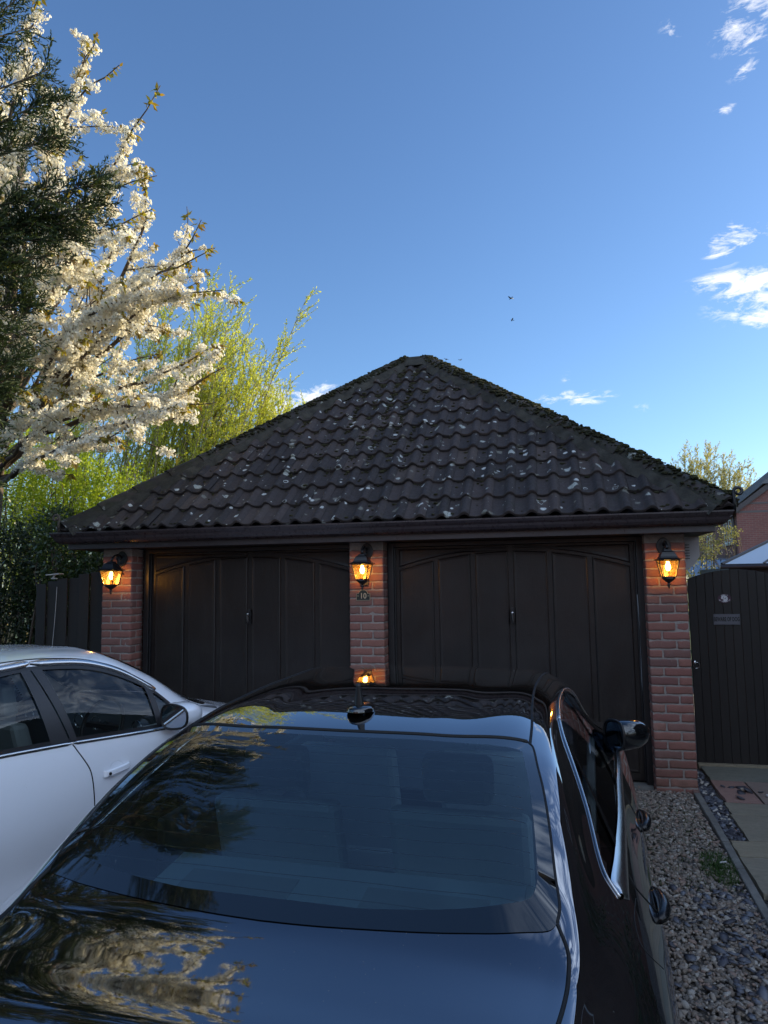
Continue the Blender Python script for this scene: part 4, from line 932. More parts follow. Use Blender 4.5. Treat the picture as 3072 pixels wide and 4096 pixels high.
lt = MB(); lt.tube([(.972, -1.462, gz(-1.46)+.030), (1.012, -1.452, gz(-1.46)+.034)], .0045, 8); tag(lt.build('litter', simple('white_paper', (.6,.6,.6), .7)), 'tiny white cigarette-sized litter lying on the grass tuft', 'litter')
# ================================================================== CARS
CAR = {}
def pip(poly, p):
    """vectorised point in polygon; p (...,2)"""
    x, y = p[..., 0], p[..., 1]; ins = np.zeros(x.shape, bool); n = len(poly)
    for i in range(n):
        x1, y1 = poly[i]; x2, y2 = poly[(i+1) % n]
        c = ((y1 > y) != (y2 > y)) & (x < (x2-x1)*(y-y1)/((y2-y1) if y2 != y1 else 1e-9)+x1); ins ^= c
    return ins
def smooth_poly(pts, n=6, closed=True):
    P = [Vector((*p, 0)) for p in pts]; out_ = []; k = len(P)
    for i in range(k if closed else k-1):
        if closed: p0, p1, p2, p3 = P[i-1], P[i], P[(i+1) % k], P[(i+2) % k]
        else: p0, p1, p2, p3 = P[max(i-1, 0)], P[i], P[i+1], P[min(i+2, k-1)]
        d = (p2-p1).length; m1 = (p2-p0)*.5; m2 = (p3-p1)*.5
        m1 = m1*min(1, d/max(1e-6, m1.length)); m2 = m2*min(1, d/max(1e-6, m2.length))
        for j in range(n):
            u = j/n; q = p1*(2*u**3-3*u**2+1)+m1*(u**3-2*u**2+u)+p2*(-2*u**3+3*u**2)+m2*(u**3-u**2); out_.append((q.x, q.y))
    if not closed: out_.append(tuple(pts[-1]))
    return out_
class Body:
    def __init__(s, st, ny=230, nv=130):
        s.Y, s.S = car_surface(st, ny, nv); s.ny, s.nv = ny, nv
        s.V = np.zeros((ny, 2*nv-1, 3))
        for j in range(nv):
            s.V[:, nv-1+j] = np.stack([s.S[:, j, 0], s.Y, s.S[:, j, 1]], -1); s.V[:, nv-1-j] = np.stack([-s.S[:, j, 0], s.Y, s.S[:, j, 1]], -1)
        # surface normals
        du = np.gradient(s.V, axis=0); dv = np.gradient(s.V, axis=1); n_ = np.cross(dv, du); n_ /= np.linalg.norm(n_, axis=-1, keepdims=True)+1e-9
        c = s.V[ny//2, nv-1]; 
        if n_[ny//2, nv-1][2] < 0: n_ = -n_
        s.Nn = n_
    def _sec(s, y):
        t = np.clip((y-s.Y[0])/(s.Y[-1]-s.Y[0])*(s.ny-1), 0, s.ny-1.001); i = int(t); f = t-i
        return s.S[i]*(1-f)+s.S[i+1]*f
    def top(s, x, y, off=0):
        S_ = s._sec(y); k = np.argmax(S_[:, 0]); z = np.interp(abs(x), S_[:k+1, 0], S_[:k+1, 1])
        if not off: return np.array([x, y, z])
        e = .01; p = np.array([x, y, z]); px = s.top(x+e, y); py = s.top(x, y+e); n_ = np.cross(px-p, py-p); n_ /= np.linalg.norm(n_); return p+n_*off
    def side(s, y, z, sgn=1, off=0):
        S_ = s._sec(y); k = np.argmin(abs(S_[:, 1]-(S_[:, 1].max()-.012))); zz = S_[k:, 1][::-1]; xx = S_[k:, 0][::-1]
        o_ = np.argsort(zz); x = np.interp(z, zz[o_], xx[o_])
        p = np.array([sgn*x, y, z])
        if not off: return p
        e = .01; a = s.side(y+e, z, sgn)-p; b = s.side(y, z+e, sgn)-p; n_ = np.cross(a, b); n_ /= np.linalg.norm(n_)
        if n_[0]*sgn < 0: n_ = -n_
        return p+n_*off
def patch(fn, poly, h=.03, off=.002):
    """triangulated sheet filling polygon, lying on the body surface"""
    bm = bmesh.new(); vs = [bm.verts.new((a, b, 0)) for a, b in poly]; bm.faces.new(vs)
    (a0, b0), (a1, b1) = np.min(poly, 0), np.max(poly, 0)
    for q in np.arange(a0+h, a1, h): bmesh.ops.bisect_plane(bm, geom=bm.verts[:]+bm.edges[:]+bm.faces[:], plane_co=(q, 0, 0), plane_no=(1, 0, 0))
    for q in np.arange(b0+h, b1, h): bmesh.ops.bisect_plane(bm, geom=bm.verts[:]+bm.edges[:]+bm.faces[:], plane_co=(0, q, 0), plane_no=(0, 1, 0))
    bm.verts.index_update(); V = [fn(v.co.x, v.co.y, off) for v in bm.verts]; F = [tuple(v.index for v in f.verts) for f in bm.faces]; bm.free(); return V, F
def shrink(poly, t):
    P = np.array(poly); c = P.mean(0); n = len(P); out_ = []
    ar = .5*sum(P[i][0]*P[(i+1) % n][1]-P[(i+1) % n][0]*P[i][1] for i in range(n)); sg_ = 1 if ar > 0 else -1
    for i in range(n):
        a, b, c_ = P[i-1], P[i], P[(i+1) % n]; e1 = b-a; e2 = c_-b; e1 = e1/(np.linalg.norm(e1)+1e-9); e2 = e2/(np.linalg.norm(e2)+1e-9)
        n1 = np.array([-e1[1], e1[0]])*sg_; n2 = np.array([-e2[1], e2[0]])*sg_; m = n1+n2; m = m/max(.5, np.dot(m, n1)+1e-9); out_.append(tuple(b+m*t))
    return out_
def ringpatch(fn, outer, inner, off):
    n = len(outer); V = [fn(a, b, off) for a, b in outer]+[fn(a, b, off) for a, b in inner]; F = [(i, (i+1) % n, n+(i+1) % n, n+i) for i in range(n)]; return V, F
def line_on(fn, pts, off, r, mb, n=6, sub=6, closed=False):
    pp = smooth_poly(pts, sub, closed); mb.tube([tuple(fn(a, b, off)) for a, b in pp], r, n, closed=closed)
def wheel(parent, x, y, r, sgn, dark=True):
    wl = empty('wheel'); wl.parent = parent; wl.location = (x, y, r)
    t = MB(); w_ = .105; prof_ = [(r*.66, -w_), (r*.93, -w_), (r*.985, -w_*.8), (r, -w_*.4), (r, w_*.4), (r*.985, w_*.8), (r*.93, w_), (r*.66, w_)]; t.lathe(prof_, n=40)
    to = t.build('tyre', MT['rubber'], wl, smooth=True); to.rotation_euler = (0, R(90), 0)
    m = MB(); m.lathe([(r*.67, -w_*.8), (r*.70, w_*.9), (r*.64, w_*.95), (r*.60, w_*.5), (r*.10, w_*.3), (r*.10, w_*.55), (.01, w_*.6)], n=40)
    for k in range(10):
        q = k*math.pi/5; c, s = math.cos(q), math.sin(q); m.tube([(c*r*.10, s*r*.10, w_*.62), (c*r*.40, s*r*.40, w_*.72), (c*r*.66, s*r*.66, w_*.85)], [.022, .016, .02], 6)
    ro = m.build('rim', MT['satin'], wl, smooth=False); ro.rotation_euler = (0, R(90) if sgn > 0 else R(-90), 0)
    return wl
def seat(parent, x, y, z, mat, head=True, w_=.25):
    s_ = MB(); s_.box(x-w_, x+w_, y-.22, y+.26, z, z+.14)
    s_.prism([(y-.20, z+.10), (y-.08, z+.10), (y-.24, z+.66), (y-.34, z+.66)], 'x', x-w_, x+w_)
    if head: s_.prism([(y-.31, z+.68), (y-.21, z+.68), (y-.24, z+.86), (y-.33, z+.86)], 'x', x-.13, x+.13)
    return s_.build('seat', mat, parent, bevel=.03)

def car_common(root, B, paint, glassmat, wins_top, wins_side, wr, wheels, liner):
    """body shell with real window openings, wheel arches; window sheets with ceramic borders"""
    ny, nv = B.ny, B.nv; V = B.V; C = (V[:-1, :-1]+V[1:, :-1]+V[1:, 1:]+V[:-1, 1:])/4
    keep = np.ones(C.shape[:2], bool); jj = np.arange(2*nv-2); topz = C[..., 2] > .80
    # split at greenhouse: side cells have |nx| > .5
    Nc = (B.Nn[:-1, :-1]+B.Nn[1:, 1:])/2
    for poly in wins_top:
        ins = pip(shrink(poly, .02), C[..., :2]) & topz & (Nc[..., 2] > .30); keep &= ~ins
    for poly in wins_side:
        ins = pip(shrink(poly, .012), C[..., 1:]) & (C[..., 2] > .7) & (abs(C[..., 0]) > .5) & (abs(Nc[..., 2]) < .90); keep &= ~ins
    for (wy, r_) in wheels:
        d = np.hypot(C[..., 1]-wy, C[..., 2]-wr); keep &= ~((d < r_) & (C[..., 2] < .75) & (abs(C[..., 0]) > .55))
    idx = np.arange(ny*(2*nv-1)).reshape(ny, 2*nv-1); a, b, c, d = idx[:-1, :-1][keep], idx[1:, :-1][keep], idx[1:, 1:][keep], idx[:-1, 1:][keep]
    F = np.stack([a, d, c, b], -1)
    # end caps
    body = fast_mesh('body', V.reshape(-1, 3), F, paint, root, smooth=True)
    m2 = body.modifiers.new('weld', 'WELD'); m2.merge_threshold = .0002
    cap = MB()
    for i in (0, ny-1): MB().add(V[i], [tuple(range(2*nv-1))]).build('valance', paint, body)
    und = MB(); und.box(-.66, .66, B.Y[0]+.12, B.Y[-1]-.12, .17, .21); und.build('underbody', MT['plastic'], body)
    for (wy, r_) in wheels:
        for s_ in (-1, 1):
            xo = B._sec(wy)[:, 0].max()-.055; al = MB(); th = np.linspace(-.5, math.pi+.5, 24)
            Vv = [(s_*x, wy+math.cos(q)*(r_+.012), wr+math.sin(q)*(r_+.012)) for x in (xo-.28, xo+.02) for q in th]; al.add(Vv, [(i, i+1, 24+i+1, 24+i) for i in range(23)])
            al.build('arch_liner', MT['plastic'], body)
            wheel(root, s_*(xo-.10), wy, wr, s_)
    return body

# ------------------------------------------------ black car
def m_paint(name, base, ior, rough, coat=1.0, flake=0, metal=0.0):
    M_ = Mat(name); M_.set(Base_Color=base, Roughness=rough, IOR=ior, Coat_Weight=coat, Coat_Roughness=.012, Metallic=metal)
    c = M_.co(); dn = M_.noise(c, 2.0, 2, .5); M_.bump(dn, .02, .02)
    return M_.m
def dusty(m, amt, col=(.20,.19,.17)):
    """thin film of road dust and pollen specks over a glossy surface"""
    n_ = m.node_tree; N_, L_ = n_.nodes, n_.links; o_ = [q for q in N_ if q.type == 'OUTPUT_MATERIAL'][0]; src = o_.inputs[0].links[0].from_socket
    d = N_.new('ShaderNodeBsdfDiffuse'); d.inputs[0].default_value = (*col, 1); tc_ = N_.new('ShaderNodeTexCoord')
    z = N_.new('ShaderNodeTexNoise'); z.inputs['Scale'].default_value = 5; z.inputs['Detail'].default_value = 9; z.inputs['Roughness'].default_value = .7; L_.new(tc_.outputs['Object'], z.inputs['Vector'])
    v = N_.new('ShaderNodeTexVoronoi'); v.inputs['Scale'].default_value = 62; L_.new(tc_.outputs['Object'], v.inputs['Vector'])
    lt_ = N_.new('ShaderNodeMath'); lt_.operation = 'LESS_THAN'; L_.new(v.outputs['Distance'], lt_.inputs[0]); lt_.inputs[1].default_value = .085
    sp_ = N_.new('ShaderNodeSeparateXYZ'); L_.new(v.outputs['Color'], sp_.inputs[0]); g2 = N_.new('ShaderNodeMath'); g2.operation = 'GREATER_THAN'; L_.new(sp_.outputs[0], g2.inputs[0]); g2.inputs[1].default_value = .80
    mu = N_.new('ShaderNodeMath'); mu.operation = 'MULTIPLY'; L_.new(lt_.outputs[0], mu.inputs[0]); L_.new(g2.outputs[0], mu.inputs[1]); m3 = N_.new('ShaderNodeMath'); m3.operation = 'MULTIPLY'; L_.new(mu.outputs[0], m3.inputs[0]); m3.inputs[1].default_value = .45
    r_ = N_.new('ShaderNodeMapRange'); r_.inputs[1].default_value = .35; r_.inputs[2].default_value = .75; r_.inputs[3].default_value = amt*.3; r_.inputs[4].default_value = amt*1.6; L_.new(z.outputs['Fac'], r_.inputs[0])
    ad = N_.new('ShaderNodeMath'); ad.operation = 'MAXIMUM'; L_.new(r_.outputs[0], ad.inputs[0]); L_.new(m3.outputs[0], ad.inputs[1])
    mx = N_.new('ShaderNodeMixShader'); L_.new(ad.outputs[0], mx.inputs[0]); L_.new(src, mx.inputs[1]); L_.new(d.outputs[0], mx.inputs[2]); L_.new(mx.outputs[0], o_.inputs[0]); return m
BP = m_paint('black_car_paint', (.18,.19,.215), 1.5, .035, 1.0, metal=1.0)
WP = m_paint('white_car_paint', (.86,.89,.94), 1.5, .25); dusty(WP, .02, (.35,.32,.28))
GL_B = m_glass('privacy_glass', (.66,.93,1.0), 2.25); dusty(BP, .018); dusty(GL_B, .014, (.22,.28,.30)); GL_S = m_glass('side_glass', (.82,.88,.88), 1.5); GL_W = m_glass('clear_glass', (.80,.86,.84), 1.52)
GB = simple('handle_black', (.006,.006,.007), .22, spec=.4)
FRIT = simple('ceramic_border', (.004,.005,.006), .03, spec=.9, coat=1)
BST = BLACK
bc = empty('black_car', 'shiny black fastback car in the foreground facing the garage, seen from behind', 'car', (-.66, -2.8, -.07), rot=None)
bc.rotation_euler = (math.atan(.025), 0, -.0559)
B = Body(BST)
rg_half = [(0, -1.118), (.20, -1.116), (.42, -1.104), (.56, -1.088), (.632, -1.075), (.652, -1.10), (.672, -1.20), (.695, -1.302), (.718, -1.435), (.738, -1.574), (.750, -1.640), (.745, -1.680), (.725, -1.705), (.67, -1.724), (.58, -1.744), (.363, -1.771), (.17, -1.786), (0, -1.790)]
def mirror_half(h): return h+[(-x, y) for x, y in h[-2:0:-1]]
RG = mirror_half(smooth_poly(rg_half, 4, False))
ws_half = [(0, .42), (.30, .405), (.52, .37), (.60, .36), (.65, .50), (.70, .85), (.74, 1.08), (.70, 1.16), (.4, 1.22), (0, 1.24)]
WS = mirror_half(smooth_poly(ws_half, 4, False))
dlo = [(.72, .985), (.60, 1.06), (.42, 1.165), (.22, 1.255), (.02, 1.300), (-.33, 1.312), (-.60, 1.296), (-.74, 1.266), (-.86, 1.222), (-.993, 1.168), (-1.196, 1.083), (-1.341, 1.018), (-1.398, .984), (-1.385, .976), (-1.15, .990), (-.85, .988), (-.50, .982), (.0, .976), (.5, .968), (.70, .966)]
DL = smooth_poly(dlo, 4, True)
body = car_common(bc, B, BP, GL_B, [RG, WS], [DL], .33, [(-1.32, .375), (1.48, .375)], None)
def add_window(root, fn, poly, border, glass, name, off=.003, h=.05):
    inn = shrink(poly, border); V, F = patch(fn, inn, h, off); o = MB().add(V, F).build(name, glass, root, smooth=True)
    V, F = ringpatch(fn, poly, shrink(poly, border*1.0), off); MB().add(V, F).build('glass_border', FRIT, o, smooth=True)
    return o
# rear window: wider dark border at the bottom
inn = []
for (x, y) in RG:
    if y < -1.60: inn.append((x*.925, max(y+.046, -1.733)))
    else: inn.append((x*(.94 if abs(x) > .6 else .95), y-.040 if y > -1.13 else y))
inn = [(x, min(y, -1.150)) for x, y in inn]
V, F = patch(B.top, inn, .05, .003); rw = MB().add(V, F).build('rear_window', GL_B, bc, smooth=True)
V, F = ringpatch(B.top, RG, inn, .003); MB().add(V, F).build('glass_border', FRIT, rw, smooth=True)
hl = MB()
for k in range(13):
    y = -1.20-k*.042; line_on(B.top, [(-.60-.11*(k/12), y-.004), (0, y-.012), (.60+.11*(k/12), y-.004)], .0015, .0011, hl, 4, 10)
hl.build('heating_wire', simple('heater_wire', (.03,.02,.015), .5), rw)
sealm = simple('panel_gap', (.002,.002,.002), .7)
sl1 = MB(); line_on(B.top, rg_half[:5], .002, .0065, sl1, 6, 6); line_on(B.top, [(-x, y) for x, y in rg_half[:5]], .002, .0065, sl1, 6, 6)
line_on(B.top, rg_half[4:12], .001, .0048, sl1, 6, 5); line_on(B.top, [(-x, y) for x, y in rg_half[4:12]], .001, .0048, sl1, 6, 5)
line_on(B.top, [(.745,-1.68), (.768, -1.722), (.774, -1.755), (.770, -1.84), (.753, -1.958), (.715, -2.12), (.66, -2.20)], .0, .0052, sl1, 6, 5); line_on(B.top, [(-.745,-1.68), (-.768, -1.722), (-.774, -1.755), (-.770, -1.84), (-.753, -1.958), (-.715, -2.12), (-.66, -2.20)], .0, .0052, sl1, 6, 5)
line_on(B.top, [(.642, -1.09), (.636, -.92), (.615, -.605), (.604, -.25), (.615, .15), (.63, .36)], .0, .0052, sl1, 6, 8); line_on(B.top, [(-.642, -1.09), (-.636, -.92), (-.615, -.605), (-.604, -.25), (-.615, .15), (-.63, .36)], .0, .0052, sl1, 6, 8)
sl1.build('roof_seal', sealm, bc)
add_window(bc, B.top, WS, .035, GL_S, 'windscreen')
FR = lambda sg_: (lambda y, z, off=0: B.side(y, z, sg_, off))
for s_ in (1, -1):
    f_ = FR(s_)
    V, F = patch(f_, shrink(DL, .006), .06, -.004); sw_ = MB().add(V, F).build('side_window', GL_S, bc, smooth=True)
    tr = MB()   # pillars behind the glass line
    for poly in ([(.02, 1.30), (-.055, 1.305), (-.43, .98), (-.33, .978)], [(-.70, 1.275), (-.735, 1.262), (-1.15, .99), (-1.10, .988)]):
        V, F = patch(f_, poly, .05, .0015); MB().add(V, F).build('pillar_cover', MT['gloss'], sw_, smooth=True)
    # bright surround: wide finisher on the belt narrowing up round the roof
    ch = MB(); pts_lo = [(.60, .972), (.30, .975), (.0, .980), (-.5, .986), (-.85, .992), (-1.12, .994), (-1.30, .988), (-1.375, .981)]
    pl = smooth_poly(pts_lo, 6, False); nP = len(pl); Vc = []
    for i, (a, b) in enumerate(pl):
        t = i/(nP-1); hw = .010+.015*min(1, t*1.5); hw = hw*(1 if t < .93 else max(.25, (1-t)/.07))
        for k, (dz, of) in enumerate(((-1.0, .001), (-.6, .0085), (.5, .0105), (1.0, .001))): Vc.append(f_(a, b+dz*hw-.004, of))
    ch.add(Vc, [(4*i+k, 4*i+k+1, 4*i+k+5, 4*i+k+4) for i in range(nP-1) for k in range(3)])
    line_on(f_, [(-1.385, .979), (-1.341, 1.022), (-1.196, 1.087), (-.993, 1.172), (-.86, 1.227), (-.74, 1.271), (-.62, 1.300)], .003, .0042, ch, 6, 5)
    line_on(f_, [(-.62, 1.300), (-.40, 1.318), (-.1, 1.314), (.08, 1.296), (.24, 1.256), (.44, 1.165), (.62, 1.06)], .002, .0072, ch, 8, 6)
    ch.build('window_trim', MT['satin'], bc, smooth=True)
    gp2 = MB()   # shut lines
    line_on(f_, [(-1.18, .975), (-1.20, .93), (-1.12, .84), (-1.02, .77), (-.98, .62), (-1.0, .45), (-.96, .30)], .0, .0028, gp2, 5, 6); gp2.build('shut_line', sealm, body); gp2 = MB()
    line_on(f_, [(-.34, .972), (-.335, .8), (-.33, .55), (-.30, .26)], .0, .003, gp2, 5, 5); gp2.build('shut_line', sealm, body); gp2 = MB()
    line_on(f_, [(.72, .96), (.74, .85), (.76, .6), (.70, .27)], .0, .003, gp2, 5, 5)
    if s_ > 0: gp2.build('shut_line', sealm, body); gp2 = MB(); line_on(f_, [(-1.27, .93), (-1.28, .935), (-1.41, .938), (-1.49, .915), (-1.485, .88), (-1.42, .82)], .0, .0015, gp2, 5, 5)
    gp2.build('shut_line', sealm, body)
    # shoulder crease highlight strip is body shape; door handles
    for hy, hz in ((-1.03, .815), (-.21, .80)):
        h_ = MB(); c0_ = f_(hy, hz); xs_ = c0_[0]
        hw = [(0, .0), (.03, .014), (.08, .021), (.13, .021), (.18, .014), (.21, .0)]
        P_ = [tuple(f_(hy-.105+a, hz, 0)+np.array([s_*b, 0, 0])) for a, b in hw]; h_.tube(P_, [.012, .018, .022, .022, .018, .012], 12)
        o = h_.build('door_handle', GB, bc, smooth=True)
        e = MB(); e.tube([tuple(np.array(q)+np.array([s_*.004, 0, .012])) for q in P_[1:-1]], .0010, 6); e.build('handle_blade', MT['satin'], o, smooth=True)
    # door mirror
    my, mz = .42, .985; base = f_(my, .965)
    mr = MB(); cx_ = s_*(abs(base[0])+.125)
    V = []; nS = 20; rings = [(-.078, .94, .98), (-.070, 1.0, 1.0), (-.02, 1.0, 1.0), (.03, .93, .93), (.065, .72, .74), (.085, .40, .42), (.090, .05, .05)]
    for (dy, sx, sz) in rings:
        for k in range(nS):
            q = 2*math.pi*k/nS; ex = np.sign(math.cos(q))*abs(math.cos(q))**.72; ez = np.sign(math.sin(q))*abs(math.sin(q))**.78
            V.append((cx_+ex*.112*sx-s_*dy*.25+s_*.02, my+dy+ex*s_*.020, mz+.055+ez*.076*sz+(.010*ex*s_)))
    px_, fa = s_*(abs(base[0])+.030), R(72)   # folded in towards the glass
    V = [(px_+(v[0]-px_)*.84*math.cos(fa)+s_*(v[1]-my)*math.sin(fa), my-s_*(v[0]-px_)*.84*math.sin(fa)+(v[1]-my)*math.cos(fa), v[2]) for v in V]; cx_ = sum(v[0] for v in V[:nS])/nS; cy2 = sum(v[1] for v in V[:nS])/nS
    mr.add(V, [(i*nS+k, i*nS+(k+1) % nS, (i+1)*nS+(k+1) % nS, (i+1)*nS+k) for i in range(len(rings)-1) for k in range(nS)]+[tuple((len(rings)-1)*nS+k for k in range(nS))])
    mo_ = mr.build('door_mirror', MT['gloss'], bc, smooth=True)
    Vg = [(cx_+(v[0]-cx_)*.88+s_*.003, cy2+(v[1]-cy2)*.88+.002, mz+.055+(v[2]-mz-.055)*.86) for v in V[:nS]]; MB().add(Vg, [tuple(range(nS))]).build('mirror_glass', MT['chrome'] if False else simple('mirror_glass', (.38,.41,.45), .015, 1), mo_)
    cs = MB(); cs.tube([V[k] for k in range(nS)], .0065, 6, closed=True); cs.build('mirror_surround', MT['plastic'], mo_, smooth=True)
    am = MB(); am.tube([tuple(f_(my+.03, .955)), (s_*(abs(base[0])+.05), my+.02, .985), (px_+s_*.03, my-.03, 1.0)], [.022, .018, .024], 8); am.build('mirror_arm', MT['gloss'], mo_, smooth=True)
# shark fin base with stub aerial
an = empty('roof_aerial'); an.parent = bc; p0 = B.top(0, -.90, 0); an.scale = (1.12, 1.12, 1.22); an.location = tuple(p0); an.rotation_euler = (R(-5), 0, 0)
b = MB(); V = []; nS = 24; rr = [(1.0, 0), (1.0, .008), (.93, .014), (.80, .018), (.45, .021), (.02, .022)]
for sc_, z in rr:
    for k in range(nS):
        q = 2*math.pi*k/nS; yy = math.sin(q)*.090*sc_; xx = math.cos(q)*(.042+.008*(1 if yy < 0 else 0)*min(1, abs(yy)/.03))*sc_; V.append((xx*(1-max(0, yy)*4.0), yy, z-.002))
b.add(V, [(i*nS+k, i*nS+(k+1) % nS, (i+1)*nS+(k+1) % nS, (i+1)*nS+k) for i in range(len(rr)-1) for k in range(nS)]); b.build('aerial_base', MT['gloss'], an, smooth=True)
b = MB(); b.tube([(0, -.040, .02), (0, -.046, .05), (0, -.052, .078), (0, -.053, .084)], [.0155, .0115, .0085, .006], 12).prism([(-.040, .024), (.012, .028), (-.03, .050), (-.048, .072)], 'x', -.004, .004); b.build('aerial_stub', MT['plastic'], an, smooth=False, bevel=.001)
# lights, plate, bumper (behind the frame edge but there)
tl = MB(); red = simple('red_lens', (.25,.01,.01), .08, coat=1)
for s_ in (-1, 1):
    V, F = patch(lambda a, b_, o_: B.side(a, b_, s_, o_), [(-2.22, .74), (-2.05, .80), (-2.02, .86), (-2.20, .85)], .05, .002)
    o = MB().add(V, F).build('tail_lamp', red, bc, smooth=True)
    V, F = patch(lambda a, b_, o_: B.side(a, b_, s_, o_), [(2.18, .56), (2.0, .68), (1.92, .70), (2.05, .60)], .05, .002); MB().add(V, F).build('headlight', m_glass('lamp_lens', (.7,.72,.75), 1.5), bc, smooth=True)
MB().box(-.26, .26, -2.318, -2.306, .50, .61).build('number_plate', simple('blank_plate', (.5,.42,.08), .4), bc, bevel=.003)
# interior: parcel shelf, seats, dash
INT = simple('dark_trim', (.20,.22,.23), .75); INL = simple('grey_leather', (.45,.49,.50), .55); TAN = simple('light_trim', (.36,.38,.40), .6)
MB().prism([(-1.70, .80), (-1.15, .86), (-1.15, .88), (-1.70, .82)], 'x', -.62, .62).build('parcel_shelf', INT, bc)
for xa_, xb_ in ((.12, .52), (-.52, -.12)): MB().prism([(-1.55, .832), (-1.25, .866), (-1.25, .872), (-1.55, .838)], 'x', xa_, xb_).build('speaker_panel', simple('speaker_cloth', (.15,.155,.16), .8), bc)
for s_ in (-1, 1):
    seat(bc, s_*.36, -.62, .36, INL, True, .26); seat(bc, s_*.36, .22, .36, INL, True, .25)
    MB().box(min(s_*.80, s_*.84), max(s_*.80, s_*.84), -1.0, .75, .40, .93).build('door_card', INT, bc, bevel=.01); MB().box(min(s_*.775, s_*.802), max(s_*.775, s_*.802), -.2, .6, .70, .80).build('door_inlay', TAN, bc, bevel=.006)
MB().prism([(.75, .55), (1.15, .55), (1.20, .92), (.95, .96), (.78, .88)], 'x', -.74, .74).build('dashboard', INT, bc, bevel=.02)
MB().box(-.80, .80, -1.6, 1.3, .30, .36).build('floor_pan', INT, bc)
MB().box(-.07, .07, .55, .60, 1.14, 1.20).build('rear_view_mirror', MT['plastic'], bc, bevel=.008)
sw2 = MB(); sw2.tube([(.36+math.cos(q)*.18, .66+math.sin(q)*.06, .88+math.sin(q)*.165) for q in np.linspace(0, 2*math.pi, 28, endpoint=False)], .014, 8, closed=True).box(.20, .52, .66, .69, .86, .90); sw2.build('steering_wheel', MT['plastic'], bc, smooth=False)
hw = MB(); hw.prism([(-1.66, .80), (-1.66, .86), (-1.60, .80)], 'x', -.3, .3)

# ------------------------------------------------ white car
wc = empty('white_car', 'white hatchback with bright window trim parked left of the black car', 'car', (-3.3805, -2.5602, -.064)); wc.rotation_euler = (math.atan(.025), 0, -.2967)
W = Body(WHITE)
full = [(.78, .945), (.70, 1.045), (.60, 1.150), (.44, 1.250), (.27, 1.322), (.10, 1.362), (-.185, 1.388), (-.40, 1.378), (-.80, 1.350), (-1.15, 1.275), (-1.38, 1.165), (-1.50, 1.06), (-1.42, 1.035), (-1.0, 1.02), (-.51, 1.004), (-.09, .978), (.16, .958), (.44, .936), (.70, .920)]
WD = smooth_poly(full, 4, True)
wsw = mirror_half(smooth_poly([(0, .36), (.30, .365), (.50, .38), (.56, .42), (.60, .60), (.66, .95), (.68, 1.10), (.60, 1.20), (.3, 1.27), (0, 1.29)], 4, False))
rww = mirror_half(smooth_poly([(0, -1.40), (.35, -1.42), (.50, -1.46), (.54, -1.56), (.54, -1.80), (.50, -1.90), (.3, -1.93), (0, -1.94)], 4, False))
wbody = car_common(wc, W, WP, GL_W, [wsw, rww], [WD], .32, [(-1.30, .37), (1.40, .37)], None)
add_window(wc, W.top, wsw, .03, GL_W, 'windscreen'); add_window(wc, W.top, rww, .03, GL_W, 'rear_window')
